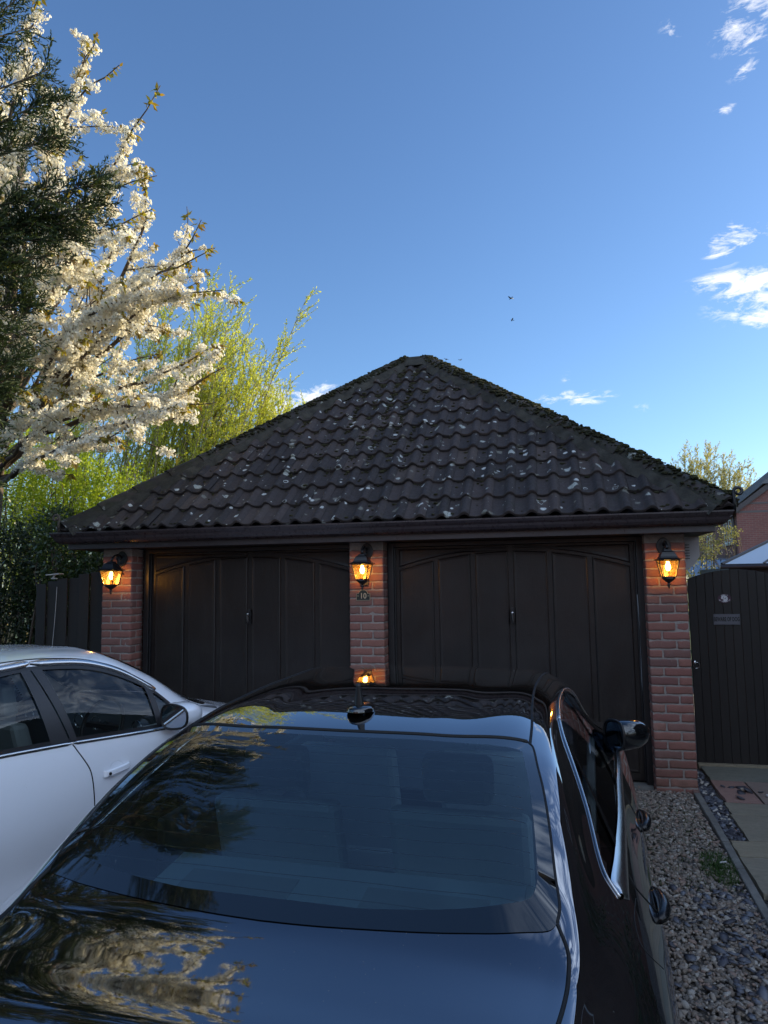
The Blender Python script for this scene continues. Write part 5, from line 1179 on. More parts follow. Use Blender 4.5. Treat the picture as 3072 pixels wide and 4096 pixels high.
for s_ in (1, -1):
    f_ = (lambda sg_: (lambda y, z, off=0: W.side(y, z, sg_, off)))(s_)
    V, F = patch(f_, shrink(WD, .014), .06, -.005); sw_ = MB().add(V, F).build('side_window', GL_W, wc, smooth=True)
    V, F = ringpatch(f_, WD, shrink(WD, .022), .0015); MB().add(V, F).build('window_seal', MT['plastic'], sw_, smooth=True)
    pm = simple('matt_black_pillar', (.022,.022,.024), .38)
    pc = MB()
    for poly in ([(-.245, 1.368), (-.190, 1.370), (-.095, .985), (-.205, .990)], [(-.180, 1.370), (-.118, 1.364), (-.045, .983), (-.085, .985)], [(.535, 1.175), (.585, 1.145), (.565, .948), (.520, .950)], [(-1.02, 1.30), (-.98, 1.306), (-1.10, 1.03), (-1.16, 1.03)]):
        V, F = patch(f_, poly, .06, .0035); MB().add(V, F).build('pillar_cover', pm, sw_, smooth=True)
    ch = MB()
    def strip(pts, hw0, z_off, of=.007, cut=None):
        pl = smooth_poly(pts, 6, False); n_ = len(pl); Vc = []
        for i, (a, b_) in enumerate(pl):
            t = i/(n_-1); hw_ = hw0*(1 if .04 < t < .93 else max(.3, min(t/.04, (1-t)/.07)))
            for dz, o_ in ((-1, .001), (-.65, of), (.65, of+.001), (1, .001)): Vc.append(f_(a, b_+dz*hw_+z_off, o_))
        ch.add(Vc, [(4*i+k, 4*i+k+1, 4*i+k+5, 4*i+k+4) for i in range(n_-1) for k in range(3)])
    strip([(-1.46, 1.04), (-1.0, 1.012), (-.51, .996), (-.20, .978), (-.078, .970)], .010, 0); strip([(-.073, .970), (.16, .950), (.44, .928), (.70, .912)], .010, 0)
    strip([(.62, 1.142), (.44, 1.262), (.27, 1.336), (.10, 1.376), (-.176, 1.402)], .018, 0, .012); strip([(-.183, 1.402), (-.40, 1.392), (-.80, 1.364), (-1.15, 1.289), (-1.38, 1.178), (-1.48, 1.08)], .018, 0, .012)
    ch.build('window_trim', MT['satin'], wc, smooth=True)
    gl_ = MB()
    line_on(f_, [(-.076, .965), (-.055, .93), (.010, .82), (.026, .75), (.037, .597), (.045, .40), (.02, .26)], .0, .0035, gl_, 5, 6)
    line_on(f_, [(.80, .90), (.83, .78), (.85, .55), (.80, .26)], .0, .003, gl_, 5, 5); line_on(f_, [(-1.15, 1.0), (-1.12, .8), (-.98, .6), (-.92, .4), (-.90, .26)], .0, .003, gl_, 5, 5)
    line_on(f_, [(.60, 1.168), (.44, 1.284), (.27, 1.356), (.10, 1.397), (-.18, 1.422), (-.6, 1.41), (-1.1, 1.33)], -.001, .006, gl_, 6, 6)
    gl_.build('shut_line', sealm, wbody)
    for hy, hz, hr in ((.19, .772, True), (-.86, .815, False)):
        h_ = MB(); hw_ = [(0, .006), (.012, .024), (.05, .034), (.13, .034), (.165, .028), (.185, .006)]
        Vh = []
        for a, b_ in hw_:
            for dz in (-.019, -.013, .013, .019): Vh.append(tuple(f_(hy-.095+a, hz+dz+(a-.09)*.08, 0)+np.array([s_*(b_ if abs(dz) < .014 else b_*.8), 0, 0])))
        k4 = [(4*i+k, 4*i+k+1, 4*i+k+5, 4*i+k+4) for i in range(5) for k in range(3)]+[(4*i, 4*i+4, 4*i+4+3, 4*i+3) for i in range(5)]
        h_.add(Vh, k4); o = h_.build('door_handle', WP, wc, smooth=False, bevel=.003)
        cup = MB(); V, F = patch(f_, [(hy+math.cos(q)*.052, hz+math.sin(q)*.045) for q in np.linspace(0, 6.283, 28, endpoint=False)], .03, .0006)
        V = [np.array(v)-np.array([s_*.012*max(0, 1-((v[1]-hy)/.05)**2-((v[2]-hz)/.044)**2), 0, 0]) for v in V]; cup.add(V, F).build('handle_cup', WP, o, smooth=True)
        if hr:
            kb = MB(); c_ = f_(hy-.07, hz-.006, 0)+np.array([s_*.031, 0, 0]); kb.tube([tuple(c_), tuple(c_+np.array([s_*.004, 0, 0]))], .0085, 16); kb.build('key_barrel', MT['plastic'], o)
    # mirror
    my, mz = .62, .955; base = f_(my, .945); cx_ = s_*(abs(base[0])+.125); mr = MB(); V = []; nS = 22
    rings = [(-.075, .95, .95), (-.068, 1.0, 1.0), (-.02, 1.03, 1.02), (.03, .98, .96), (.07, .80, .78), (.10, .45, .45), (.108, .05, .05)]
    for (dy, sx, sz) in rings:
        for k in range(nS):
            q = 2*math.pi*k/nS; ex = np.sign(math.cos(q))*abs(math.cos(q))**.75; ez = np.sign(math.sin(q))*abs(math.sin(q))**.75
            V.append((cx_+ex*.098*sx, my+dy+ex*s_*.018, mz+.048+ez*.078*sz*(1-.10*ex*s_)))
    F = [(i*nS+k, i*nS+(k+1) % nS, (i+1)*nS+(k+1) % nS, (i+1)*nS+k) for i in range(1, len(rings)-1) for k in range(nS)]+[tuple((len(rings)-1)*nS+k for k in range(nS))]
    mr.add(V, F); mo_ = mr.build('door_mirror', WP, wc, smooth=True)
    rim = MB(); rim.add(V, [(i*nS+k, i*nS+(k+1) % nS, (i+1)*nS+(k+1) % nS, (i+1)*nS+k) for i in range(1) for k in range(nS)]); ro_ = rim.build('mirror_surround', MT['plastic'], mo_, smooth=True); MB().tube(V[:nS], .007, 6, closed=True).build('mirror_bezel', MT['plastic'], mo_, smooth=True)
    MB().add([(cx_+(v[0]-cx_)*.92, v[1]+.002, mz+.05+(v[2]-mz-.05)*.90) for v in V[:nS]], [tuple(range(nS))]).build('mirror_glass', simple('mirror_glass', (.30,.38,.46), .015, 1), mo_)
    am = MB(); am.tube([tuple(f_(my+.02, .93)), tuple((np.array(f_(my+.02, .93))+np.array([cx_-s_*.08, my, .945]))/2), (cx_-s_*.06, my, .95)], [.026, .022, .028], 8); am.build('mirror_arm', MT['plastic'], mo_, smooth=True)
for s_ in (-1, 1):
    seat(wc, s_*.36, .08, .42, INT, True, .25); seat(wc, s_*.36, -.80, .42, INT, True, .25)
    MB().box(min(s_*.74, s_*.77), max(s_*.74, s_*.77), -1.2, .8, .35, .93).build('door_card', INL, wc, bevel=.01)
    V, F = patch(lambda a, b_, o_: W.side(a, b_, s_, o_), [(2.10, .62), (1.92, .70), (1.75, .74), (1.85, .62)], .05, .002); MB().add(V, F).build('headlight', m_glass('lamp_lens', (.7,.72,.75), 1.5), wc, smooth=True)
    V, F = patch(lambda a, b_, o_: W.side(a, b_, s_, o_), [(-2.08, .76), (-1.95, .92), (-1.80, .96), (-1.92, .78)], .05, .002); MB().add(V, F).build('tail_lamp', red, wc, smooth=True)
MB().prism([(.62, .50), (1.15, .50), (1.22, .93), (.95, .985), (.70, .97), (.62, .86)], 'x', -.73, .73).build('dashboard', simple('grey_dash', (.075,.080,.085), .6), wc, bevel=.02)
MB().box(-.73, .73, -1.7, 1.3, .28, .36).build('floor_pan', INT, wc)
sw2 = MB(); sw2.tube([(.36+math.cos(q)*.185, .52+math.sin(q)*.07, .90+math.sin(q)*.165) for q in np.linspace(0, 2*math.pi, 28, endpoint=False)], .013, 8, closed=True).box(.20, .52, .52, .56, .88, .91).tube([(.36, .54, .90), (.36, .66, .84)], .03, 8); sw2.build('steering_wheel', MT['plastic'], wc)
vt_ = MB()
for x in (-.55, .0, .18, .58): vt_.tube([(x+math.cos(q)*.045, .618, .885+math.sin(q)*.045) for q in np.linspace(0, 2*math.pi, 20, endpoint=False)], .005, 6, closed=True)
vt_.build('air_vent', MT['chrome'], wc)
# ================================================================== VEGETATION
def curve_pts(p0, p1, sag=0, n=10, wob=.05):
    p0, p1 = np.array(p0, float), np.array(p1, float); d = np.linalg.norm(p1-p0); t = np.linspace(0, 1, n)
    P = p0+np.outer(t, p1-p0); P[:, 2] += np.sin(np.pi*t)*sag*d
    w1 = rng.normal(0, wob, 3)*d*.5; w2 = rng.normal(0, wob, 3)*d*.3
    P += np.outer(np.sin(np.pi*t), w1)+np.outer(np.sin(2*np.pi*t), w2); return P
def at(P, t):
    i = min(int(t*(len(P)-1)), len(P)-2); f = t*(len(P)-1)-i; return P[i]*(1-f)+P[i+1]*f, (P[i+1]-P[i])/(np.linalg.norm(P[i+1]-P[i])+1e-9)
def rvec(): v = rng.normal(0, 1, 3); return v/np.linalg.norm(v)
def quads(cent, dirv, nrm, ln_, wd, shape=4):
    """leaf-shaped 4-gons: cent base points (n,3), dir, normal, length, width"""
    side_ = np.cross(dirv, nrm); side_ /= np.linalg.norm(side_, axis=1, keepdims=True)+1e-9
    ln_ = ln_[:, None]; wd = wd[:, None]
    V = np.stack([cent, cent+dirv*ln_*.45+side_*wd*.5, cent+dirv*ln_, cent+dirv*ln_*.45-side_*wd*.5], 1); n = len(cent)
    return V.reshape(-1, 3), np.arange(4*n).reshape(n, 4)
def nrmz(a): return a/(np.linalg.norm(a, axis=1, keepdims=True)+1e-9)

# ---------------- flowering cherry
def cherry():
    t = empty('cherry_tree', 'white blossoming cherry tree with coppery young leaves beyond the dark conifer', 'tree', (-6.7, .9, 0))
    O = np.array([-6.7, .9, 0.]); br = MB(); B_ = []
    trunk = np.array([[0,0,0], [.05,-.03,.9], [.0,.05,1.9], [.12,.0,2.9], [.2,-.05,3.9], [.35,-.1,5.0], [.5,-.2,6.3], [.6,-.25,7.6]]); br.tube(trunk, [.17,.15,.135,.12,.10,.08,.055,.03], 9)
    # main limbs: world tip, height where they leave the trunk
    tips = [((-4.55,-1.0,7.45),4.9),((-4.15,-.75,7.0),4.6),((-3.75,-.9,6.62),4.1),((-3.38,-.8,6.42),3.8),((-4.1,.1,6.3),4.0),((-3.46,-.7,5.60),3.5),((-3.62,-.5,5.40),3.3),((-4.6,-.3,5.9),3.7),
            ((-3.05,-.6,5.16),3.0),((-3.02,-.5,4.90),2.9),((-2.86,-.5,4.50),2.7),((-3.25,-.2,4.55),2.8),((-3.9,.2,4.8),3.0),((-2.88,-.45,3.78),2.5),((-3.15,-.1,3.85),2.5),((-2.98,-.4,3.46),2.3),((-3.5,.3,4.2),2.6),
            ((-3.85,-.6,3.2),2.2),((-4.3,-.7,3.45),2.3),((-4.9,-.6,3.7),2.5),((-5.0,-.9,4.6),2.9),((-5.0,-.9,5.6),3.4),((-5.1,-.9,6.6),4.0),((-5.6,-1.0,7.6),4.6),((-4.5,-.2,4.3),2.8),((-4.9,.8,5.3),3.3),((-4.4,1.0,4.5),2.9),((-4.8,1.3,6.4),3.9),((-5.8,-1.4,5.0),3.2),((-5.6,-1.2,3.9),2.6),((-5.4,1.8,5.6),3.4),
            ((-8.2,.2,6.3),3.6),((-8.4,1.6,5.2),3.0),((-7.4,-1.0,6.6),3.8),((-7.6,2.2,6.8),3.9),((-6.4,-1.2,8.2),5.0),((-6.6,.6,8.8),5.6),((-8.0,-.6,4.6),2.8)]
    cl = []; lv = []
    def clusters(P, Lb, s0, s1, step, rad, skip):
        s_ = s0
        while s_ < s1:
            if rng.random() > skip:
                q, d = at(P, s_); q = q+rvec()*rng.uniform(0, .03)+np.array([0, 0, -.012]); r_ = rad*rng.uniform(.6, 1.25); cl.append((q, r_, int(26+4600*r_*r_)))
                if rng.random() < .05: lv.append((q, d)); lv.append((q+rvec()*.04, d))
            else: s_ += rng.uniform(.3, 1.4)*step/Lb
            s_ += step*rng.uniform(.6, 1.3)/Lb
    for (tp, h0) in tips:
        h0 = max(1.9, tp[2]-(.05+(tp[2]-3.4)*.60)); o_, _ = at(trunk, min(.95, h0/7.6)); tp = np.array(tp)-O; P = curve_pts(o_, tp, .06, 18, .075); Ltot = np.linalg.norm(tp-o_)
        P[1:-1] += rng.normal(0, .018, (16, 3)); br.tube(P, np.linspace(.020+.0055*Ltot, .004, 18), 6)
        clusters(P, Ltot, .36, .90, .072, .070, .20)
        for k in range(11): q, d = at(P, rng.uniform(.84, 1.0)); lv.append((q, d))
        for k in range(int(2+Ltot*2.0)):
            s_ = rng.uniform(.28, .90); q, d = at(P, s_); dv = nrmz((d*.85+rvec()*.85+np.array([0, 0, .10]))[None])[0]; l2 = rng.uniform(.35, 1.05)*(1.2-s_*.65)
            te = q+dv*l2+O
            if te[0] > -3.35 and te[2] < 4.0: continue
            P2 = curve_pts(q, q+dv*l2, rng.uniform(-.05, .12), 9, .10); br.tube(P2, np.linspace(.010, .003, 9), 4, cap=False); clusters(P2, l2, .16, .92, .072, .062, .22)
            for k2 in range(4 if rng.random() < .6 else 1): q2, d2 = at(P2, rng.uniform(.82, 1.0)); lv.append((q2, d2))
            for k2 in range(int(l2*2.4)):
                q2, d2 = at(P2, rng.uniform(.2, .8)); d3 = nrmz((d2*.6+rvec()*.9)[None])[0]; l3 = rng.uniform(.12, .32); P3 = curve_pts(q2, q2+d3*l3, .05, 5, .08); br.tube(P3, np.linspace(.005, .0022, 5), 3, cap=False); clusters(P3, l3, .3, 1.0, .07, .048, .25)
    # flowers: five-petalled cups massed round each spur
    cn = np.array([q[2] for q in cl]); c = np.repeat(np.array([q[0] for q in cl]), cn, 0); rr_ = np.repeat(np.array([q[1] for q in cl]), cn)[:, None]; m_ = len(c)
    off = nrmz(rng.normal(0, 1, (m_, 3)))*(rng.random((m_, 1))**.45)*rr_*np.array([1.15, 1.15, .85]); c = c+off
    N_ = nrmz(off+rng.normal(0, .03, off.shape)); a = nrmz(np.cross(N_, rng.normal(0, 1, N_.shape))); b = np.cross(N_, a); m = len(c)
    V = np.zeros((m, 11, 3)); V[:, 0] = c; r_ = rng.uniform(.0125, .019, (m, 1))
    for k in range(5):
        q = 2*math.pi*k/5; V[:, 1+k] = c+(a*math.cos(q)+b*math.sin(q))*r_+N_*r_*.35; q += math.pi/5; V[:, 6+k] = c+(a*math.cos(q)+b*math.sin(q))*r_*.72+N_*r_*.28
    F = np.zeros((m, 5, 4), int); base = (np.arange(m)*11)[:, None]
    for k in range(5): F[:, k] = np.stack([base[:, 0], base[:, 0]+6+(k-1) % 5, base[:, 0]+1+k, base[:, 0]+6+k], 1)
    print('cherry flowers', m)
    tr = br.build('trunk', MT['bark'], t, smooth=True, fix=False)
    fast_mesh('blossom', V.reshape(-1, 3), F.reshape(-1, 4), m_petal(), t)
    q = np.array([x[0] for x in lv]); dd = np.array([x[1] for x in lv]); q = np.repeat(q, 3, 0); dd = np.repeat(dd, 3, 0); m = len(q)
    dv = nrmz(dd*.5+rng.normal(0, .6, (m, 3))+np.array([0, 0, -.55])); N2 = nrmz(rng.normal(0, 1, (m, 3)))
    V, F = quads(q+rng.normal(0, .012, (m, 3)), dv, N2, rng.uniform(.05, .09, m), rng.uniform(.024, .038, m))
    fast_mesh('young_leaf', V, F, m_leaf('copper_leaf', [(.22,.13,.03), (.30,.24,.04), (.20,.21,.04), (.27,.17,.035)], .6), t)
cherry()

# ---------------- conifer (cypress) with feathery sprays
def conifer():
    t = empty('conifer_tree', 'dark feathery conifer filling the upper left edge in front of the blossom', 'tree', (-5.5, -3.1, 0)); O = np.array([-5.5, -3.1, 0])
    br = MB(); H = 10.2; br.tube([(0,0,0), (.03,0,2), (-.03,.02,4), (.02,0,6.5), (0,0,H)], [.17,.14,.10,.07,.015], 9)
    tips = [((-3.64,-2.14,6.75),4.6),((-3.60,-2.1,6.25),4.3),((-3.50,-2.09,5.98),4.3),((-3.75,-2.2,5.75),4.2),((-3.40,-2.03,5.66),4.2),((-3.42,-2.02,5.42),4.0),((-3.34,-1.97,5.15),3.9),((-3.06,-1.86,4.80),3.7),((-3.08,-1.85,4.64),3.5),((-3.14,-1.86,4.50),3.4),((-3.30,-1.89,4.40),3.2),((-3.45,-1.91,4.24),3.1),((-3.52,-1.92,4.10),2.95),((-3.60,-1.92,3.92),2.8),((-3.66,-1.91,3.68),2.7),((-3.70,-1.91,3.45),2.5),((-3.78,-1.9,3.30),2.35),((-3.86,-1.89,3.08),2.2),((-3.95,-1.87,2.80),2.0),((-4.05,-1.8,2.5),1.8)]
    tips = [(np.array(a)+np.array([-.16, -.05, 0]), h) for a, h in tips]
    # the crown elsewhere: full round cone, kept inside its visible outline
    lim_v = np.array([-400, 0, 100, 200, 290, 400, 470, 560, 700, 850, 970, 1100]); lim_u = np.array([40, 62, 78, 108, 138, 195, 185, 105, 66, 34, 12, -30])
    ci = M.inverted()
    k = 0
    while k < 190:
        az = rng.uniform(0, 2*math.pi); z = rng.uniform(1.3, 9.3); r_ = rng.uniform(.75, 1.0)*2.35*(1-(z/10.4))**.62
        tp = O+np.array([math.cos(az)*r_, math.sin(az)*r_, z+.45]); q = ci @ Vector(tuple(tp))
        if q.z < 0:
            u = (1536-2848*q.x/q.z)/1.8517+22; v_ = (2048+2848*q.y/q.z)/1.8517
            if -50 < v_ < 1300 and u > np.interp(v_, lim_v, lim_u): continue
        if tp[0] > -2.9: continue
        tips.append((tp, max(.6, z-.25))); k += 1
    C = []; Dv = []; Nv = []; Ls = []; Ws = []
    for ti, (tp, h0) in enumerate(tips):
        P = curve_pts((0, 0, h0), tp-O, .03, 10, .03); Lb = np.linalg.norm(tp-O-np.array([0, 0, h0])); br.tube(P, np.linspace(.022, .004, 10), 5, cap=False)
        n2 = int((14+Lb*20)*(.5 if tp[2] > 5.55 and ti < 20 else 1)*(1 if ti < 20 else .62))
        for k in range(n2):
            s_ = rng.uniform(.18, 1.0); s_ = s_ if ti >= 20 else .45+.55*s_; q, d = at(P, s_); a = nrmz((d*.75+rvec()*.62+np.array([0, 0, .10]))[None])[0]; l2 = rng.uniform(.20, .50)*(1.15-.5*s_)
            if rng.random() < .4: br.tube([q, q+a*l2*.6, q+a*l2+np.array([0, 0, -.02])], [.004, .003, .0015], 3, cap=False)
            sidev = nrmz(np.cross(a, rvec())[None])[0]; n3 = int(l2/.0175)
            for j in range(n3):
                u = (j+.5)/n3; p = q+a*l2*u+np.array([0, 0, -.04*u*u]); sg_ = 1 if j % 2 else -1; fd = nrmz((a*.85+sidev*sg_*.62+rvec()*.22)[None])[0]; l3 = .078*(1-u*.55)+.016
                C.append(p); Dv.append(fd); Nv.append(rvec()); Ls.append(l3); Ws.append(.0085)
                for w_ in (.35, .65):
                    s3 = nrmz(np.cross(fd, rvec())[None])[0]; C.append(p+fd*l3*w_); Dv.append(nrmz((fd*.8+s3*.6)[None])[0]); Nv.append(rvec()); Ls.append(l3*.5); Ws.append(.0072)
    C, Dv, Nv = map(np.array, (C, Dv, Nv)); V, F = quads(C, Dv, Nv, np.array(Ls), np.array(Ws)*1.35); print('conifer', len(F))
    br.build('trunk', MT['bark'], t, smooth=True, fix=False)
    fast_mesh('foliage', V, F, m_leaf('cypress_scale', [(.014,.027,.011), (.022,.040,.013), (.034,.055,.016), (.018,.034,.013), (.08,.10,.02)], .22, .6), t)
conifer()

# ---------------- osier willows behind the fence and garage
wl_leaf = m_leaf('willow_leaf', [(.40,.44,.06), (.48,.52,.08), (.54,.56,.11), (.44,.49,.07), (.56,.55,.16)], .62)
def willow(name, label, loc, stems, lean, ns=2.1, leafl=.062, mat=None, bark='willowbark', dens=1.0):
    t = empty(name, label, 'tree', loc, None); br = MB(); C = []; Dv = []
    for (h, lx, ly, bx, by) in stems:
        P = curve_pts((bx, by, 0), (bx+lx, by+ly, h), .0, 12, .03); P[:, 0] += 0; Lb = h; br.tube(P, np.linspace((.020+.0022*h) if bark == 'willowbark' else .030, .003, 12), 5, cap=False)
        for k in range(int(Lb*ns*4.2*dens)):
            s_ = rng.uniform(.14, 1.0)**.85; q, d = at(P, s_); a = nrmz((d*.9+rvec()*.75+np.array([.15, 0, .15]))[None])[0]; l2 = rng.uniform(.3, 1.1)*(1.2-s_*.75)
            P2 = curve_pts(q, q+a*l2, -.02, 5, .04); br.tube(P2, [.0058, .005, .0042, .0032, .002], 3, cap=False)
            for j in range(int(l2*(66)*dens)): p, d3 = at(P2, rng.random()); C.append(p); Dv.append(nrmz((d3*.8+rvec()*.7)[None])[0])
    C = np.array(C); Dv = np.array(Dv); n = len(C); V, F = quads(C, Dv, nrmz(rng.normal(0, 1, (n, 3))), rng.uniform(.6, 1.3, n)*leafl, rng.uniform(.26, .40, n)*leafl); print(name, n)
    br.build('trunk', MT[bark], t, smooth=True, fix=False); fast_mesh('foliage', V, F, mat or wl_leaf, t); return t
def fan(n, x0, x1, y0, y1, hfun, leanx, jl=.5):
    out_ = []
    for i in range(n):
        bx = rng.uniform(x0, x1); by = rng.uniform(y0, y1); lx = leanx+rng.normal(0, jl); h = hfun(bx, lx)
        out_.append((h*rng.uniform(.82, 1.04), lx, rng.normal(0, .5), bx, by))
    return out_
g_ = 'willows behind the fence'
for lab, loc, n, hf, ln_ in (('tall yellow-green willow behind the blossom, leaning right', (-9.1, 7.4, 0), 46, lambda b, l: 7.9-.15*b, 2.0),
                             ('yellow-green willow between the blossom and the garage roof, middle height', (-7.6, 7.9, 0), 48, lambda b, l: 7.1-.35*b-.3*l, 1.7),
                             ('lowest yellow-green willow, nearest the garage roof slope', (-6.3, 8.2, 0), 50, lambda b, l: 5.9-.35*b-.4*l, 1.6),
                             ('yellow-green willow at the far left behind the hedge', (-11.4, 6.9, 0), 26, lambda b, l: 7.0, 1.2)):
    o = willow('willow_tree', lab, loc, fan(n, -.8, .8, -.6, .6, hf, ln_), ln_); o['group'] = g_
# thin bare sapling tops showing just above the left hip
willow('sapling', 'thin bare twig tips showing above the left slope of the garage roof', (-5.2, 12.0, 0), [(7.0, .8, 0, 0, 0), (7.15, 1.1, .3, .2, 0), (7.4, 1.3, 0, .3, .2), (6.8, .3, 0, -.2, 0), (7.2, 1.0, 0, .5, .1)], 1, 1.0, .02, m_leaf('bud', [(.14,.12,.06), (.18,.15,.07)], .3), 'twig', .3)
# distant bare-ish willow on the right
wl2 = m_leaf('far_willow_leaf', [(.30,.28,.12), (.36,.34,.15), (.40,.38,.18)], .5)
st = []
for i in range(70):
    bx = rng.uniform(-2.6, 2.6); u = bx/2.6; st.append(((9.6-1.6*u*u-.5*(u-.1))*rng.uniform(.86, 1.03), bx*.55+rng.normal(0, .35), rng.normal(0, .5), bx*.45, rng.uniform(-1, 1)))
willow('distant_tree', 'airy yellowish tree on the skyline beyond the garage, right of the roof', (9.7, 40, 0), st, 0, 2.2, .12, wl2, 'willowbark', .62)

# ---------------- hedge, laurel and shrubs
def leafmass(name, label, cat, loc, ells, n, leaf, mat, stems=None, up=.2, group=None, tips=0):
    """leafy bush: leaves set through a lumpy volume, thicker near the outside, plus branching stems"""
    t = empty(name, label, cat, loc, group); cen = np.array([e[0] for e in ells]); rad = np.array([e[1] for e in ells]); vol = rad.prod(1)**.67; pr_ = vol/vol.sum()
    k = rng.choice(len(ells), n, p=pr_); d = nrmz(rng.normal(0, 1, (n, 3))); r_ = rng.uniform(.45, 1.0, (n, 1))**.35
    lump = 1+.22*np.sin(d[:, :1]*7+k[:, None])*np.cos(d[:, 2:]*6+k[:, None]*2)+.10*np.sin(d[:, 1:2]*17)
    # clumping: pull leaves towards shoot centres
    ns_ = max(40, n//26); sc_ = cen[rng.integers(0, len(ells), ns_)]
    C = cen[k]+d*rad[k]*r_*lump; C[:, 2] = np.maximum(C[:, 2], .02)
    sh = C[rng.integers(0, n, n//9)]; near = sh[rng.integers(0, len(sh), n)]
    mask = rng.random(n) < .62; j = nrmz(rng.normal(0, 1, (n, 3)))*rng.random((n, 1))*leaf*2.6; C[mask] = near[mask]+j[mask]
    Dv = nrmz(d*.7+rng.normal(0, .7, (n, 3))+np.array([0, 0, up])); N2 = nrmz(rng.normal(0, 1, (n, 3))+d*.8); V, F = quads(C, Dv, N2, rng.uniform(.6, 1.25, n)*leaf, rng.uniform(.38, .6, n)*leaf)
    br = MB()
    for i in range(stems or 24):
        e = rng.integers(0, len(ells)); p1 = cen[e]+nrmz(rng.normal(0, 1, (1, 3)))[0]*rad[e]*.85; p0 = np.array([cen[e][0]+rng.normal(0, .2), cen[e][1]+rng.normal(0, .2), 0]); P = curve_pts(p0, p1, .05, 7, .06); br.tube(P, np.linspace(.025, .004, 7), 5, cap=False)
    for i in range(tips):
        e = rng.integers(0, len(ells)); p0 = cen[e]+np.array([rng.uniform(-1, 1)*rad[e][0]*.8, rng.uniform(-1, 1)*rad[e][1]*.8, rad[e][2]*.7]); p1 = p0+np.array([rng.normal(.1, .1), rng.normal(0, .1), rng.uniform(.3, .75)]); P = curve_pts(p0, p1, 0, 6, .04); br.tube(P, np.linspace(.007, .002, 6), 4, cap=False)
        m = 16; tt = rng.random(m); q = np.array([at(P, a)[0] for a in tt]); v2, f2 = quads(q, nrmz(rng.normal(0, .8, (m, 3))+np.array([0, 0, .8])), nrmz(rng.normal(0, 1, (m, 3))), rng.uniform(.6, 1.1, m)*leaf, rng.uniform(.35, .5, m)*leaf); F = np.concatenate([F, f2+len(V)]); V = np.concatenate([V, v2])
    br.build('stem', MT['bark'], t, smooth=True, fix=False); fast_mesh('foliage', V, F, mat, t); return t
dkleaf = m_leaf('ivy_leaf', [(.018,.034,.014), (.026,.048,.016), (.034,.060,.020), (.022,.040,.018), (.045,.07,.022)], .25, .32, .6)
brleaf = m_leaf('fresh_leaf', [(.20,.27,.025), (.26,.34,.035), (.32,.38,.04), (.23,.31,.03)], .62, .4)
mdleaf = m_leaf('laurel_leaf', [(.035,.062,.018), (.05,.085,.022), (.065,.10,.03), (.08,.11,.035)], .3, .3, .6)
leafmass('hedge', 'dense dark ivy-covered hedge behind the fence at the left edge', 'hedge', (-6.8, 1.6, 0), [((-1.0,0,1.3),(1.3,.8,1.5)), ((0,0,1.2),(1.2,.7,1.35)), ((.75,.1,1.0),(.8,.6,1.25)), ((-.5,-.2,2.1),(1.1,.7,.9)), ((.55,.2,1.9),(.65,.5,.75)), ((-1.8,-.4,1.6),(1.0,.9,1.6)), ((.95,.15,.8),(.55,.5,1.1))], 52000, .052, dkleaf, 60)
leafmass('shrub', 'bright yellow-green leafy shrub catching the sun above the dark hedge', 'shrub', (-7.1, 2.9, 0), [((-.9,0,3.3),(1.1,.6,.85)), ((.0,.1,3.2),(.8,.5,.72)), ((.75,.2,2.9),(.6,.45,.6)), ((-1.9,-.2,3.3),(1.0,.7,.9)), ((1.15,.3,2.5),(.45,.4,.5))], 26000, .055, brleaf, 40, .4, None, 40)
leafmass('shrub', 'glossy mid-green laurel shrub overhanging the fence under the left eaves', 'shrub', (-5.35, 1.05, 0), [((-.25,0,2.15),(.42,.35,.38)), ((.25,.05,1.98),(.38,.3,.30)), ((.55,.1,1.75),(.30,.28,.25)), ((-.1,.2,1.2),(.5,.3,.9)), ((-.45,0,2.5),(.25,.25,.22))], 6500, .062, mdleaf, 26, .3, None, 6)
leafmass('shrub', 'yellow-green shoots rising behind the lower left hip of the roof', 'shrub', (-6.0, 4.4, 0), [((-.5,0,2.7),(.8,.5,.6)), ((.6,.1,2.55),(.7,.5,.55)), ((1.5,.3,2.4),(.6,.4,.5)), ((.2,0,1.4),(1.3,.5,1.3))], 17000, .05, brleaf, 30, .6, None, 60)
leafmass('shrub', 'low green bush at the foot of the fence beside the white car roof', 'shrub', (-6.9, -.2, 0), [((-.3,0,.8),(.8,.5,.7)), ((.6,.1,.55),(.6,.45,.55))], 9000, .045, dkleaf, 16)
shl = m_leaf('pale_leaf', [(.15,.15,.06), (.20,.20,.09), (.25,.24,.11), (.12,.14,.05)], .4)
leafmass('shrub', 'pale yellowish open shrub behind the gate, left of the glass roof', 'shrub', (3.15, 10.2, 0), [((-.05,0,2.05),(.42,.4,.42)), ((.45,.1,2.62),(.40,.35,.30)), ((.1,0,2.45),(.38,.35,.35)), ((.72,.1,2.72),(.20,.2,.14)), ((0,0,1.3),(.5,.4,.6))], 3600, .048, shl, 22, .2)

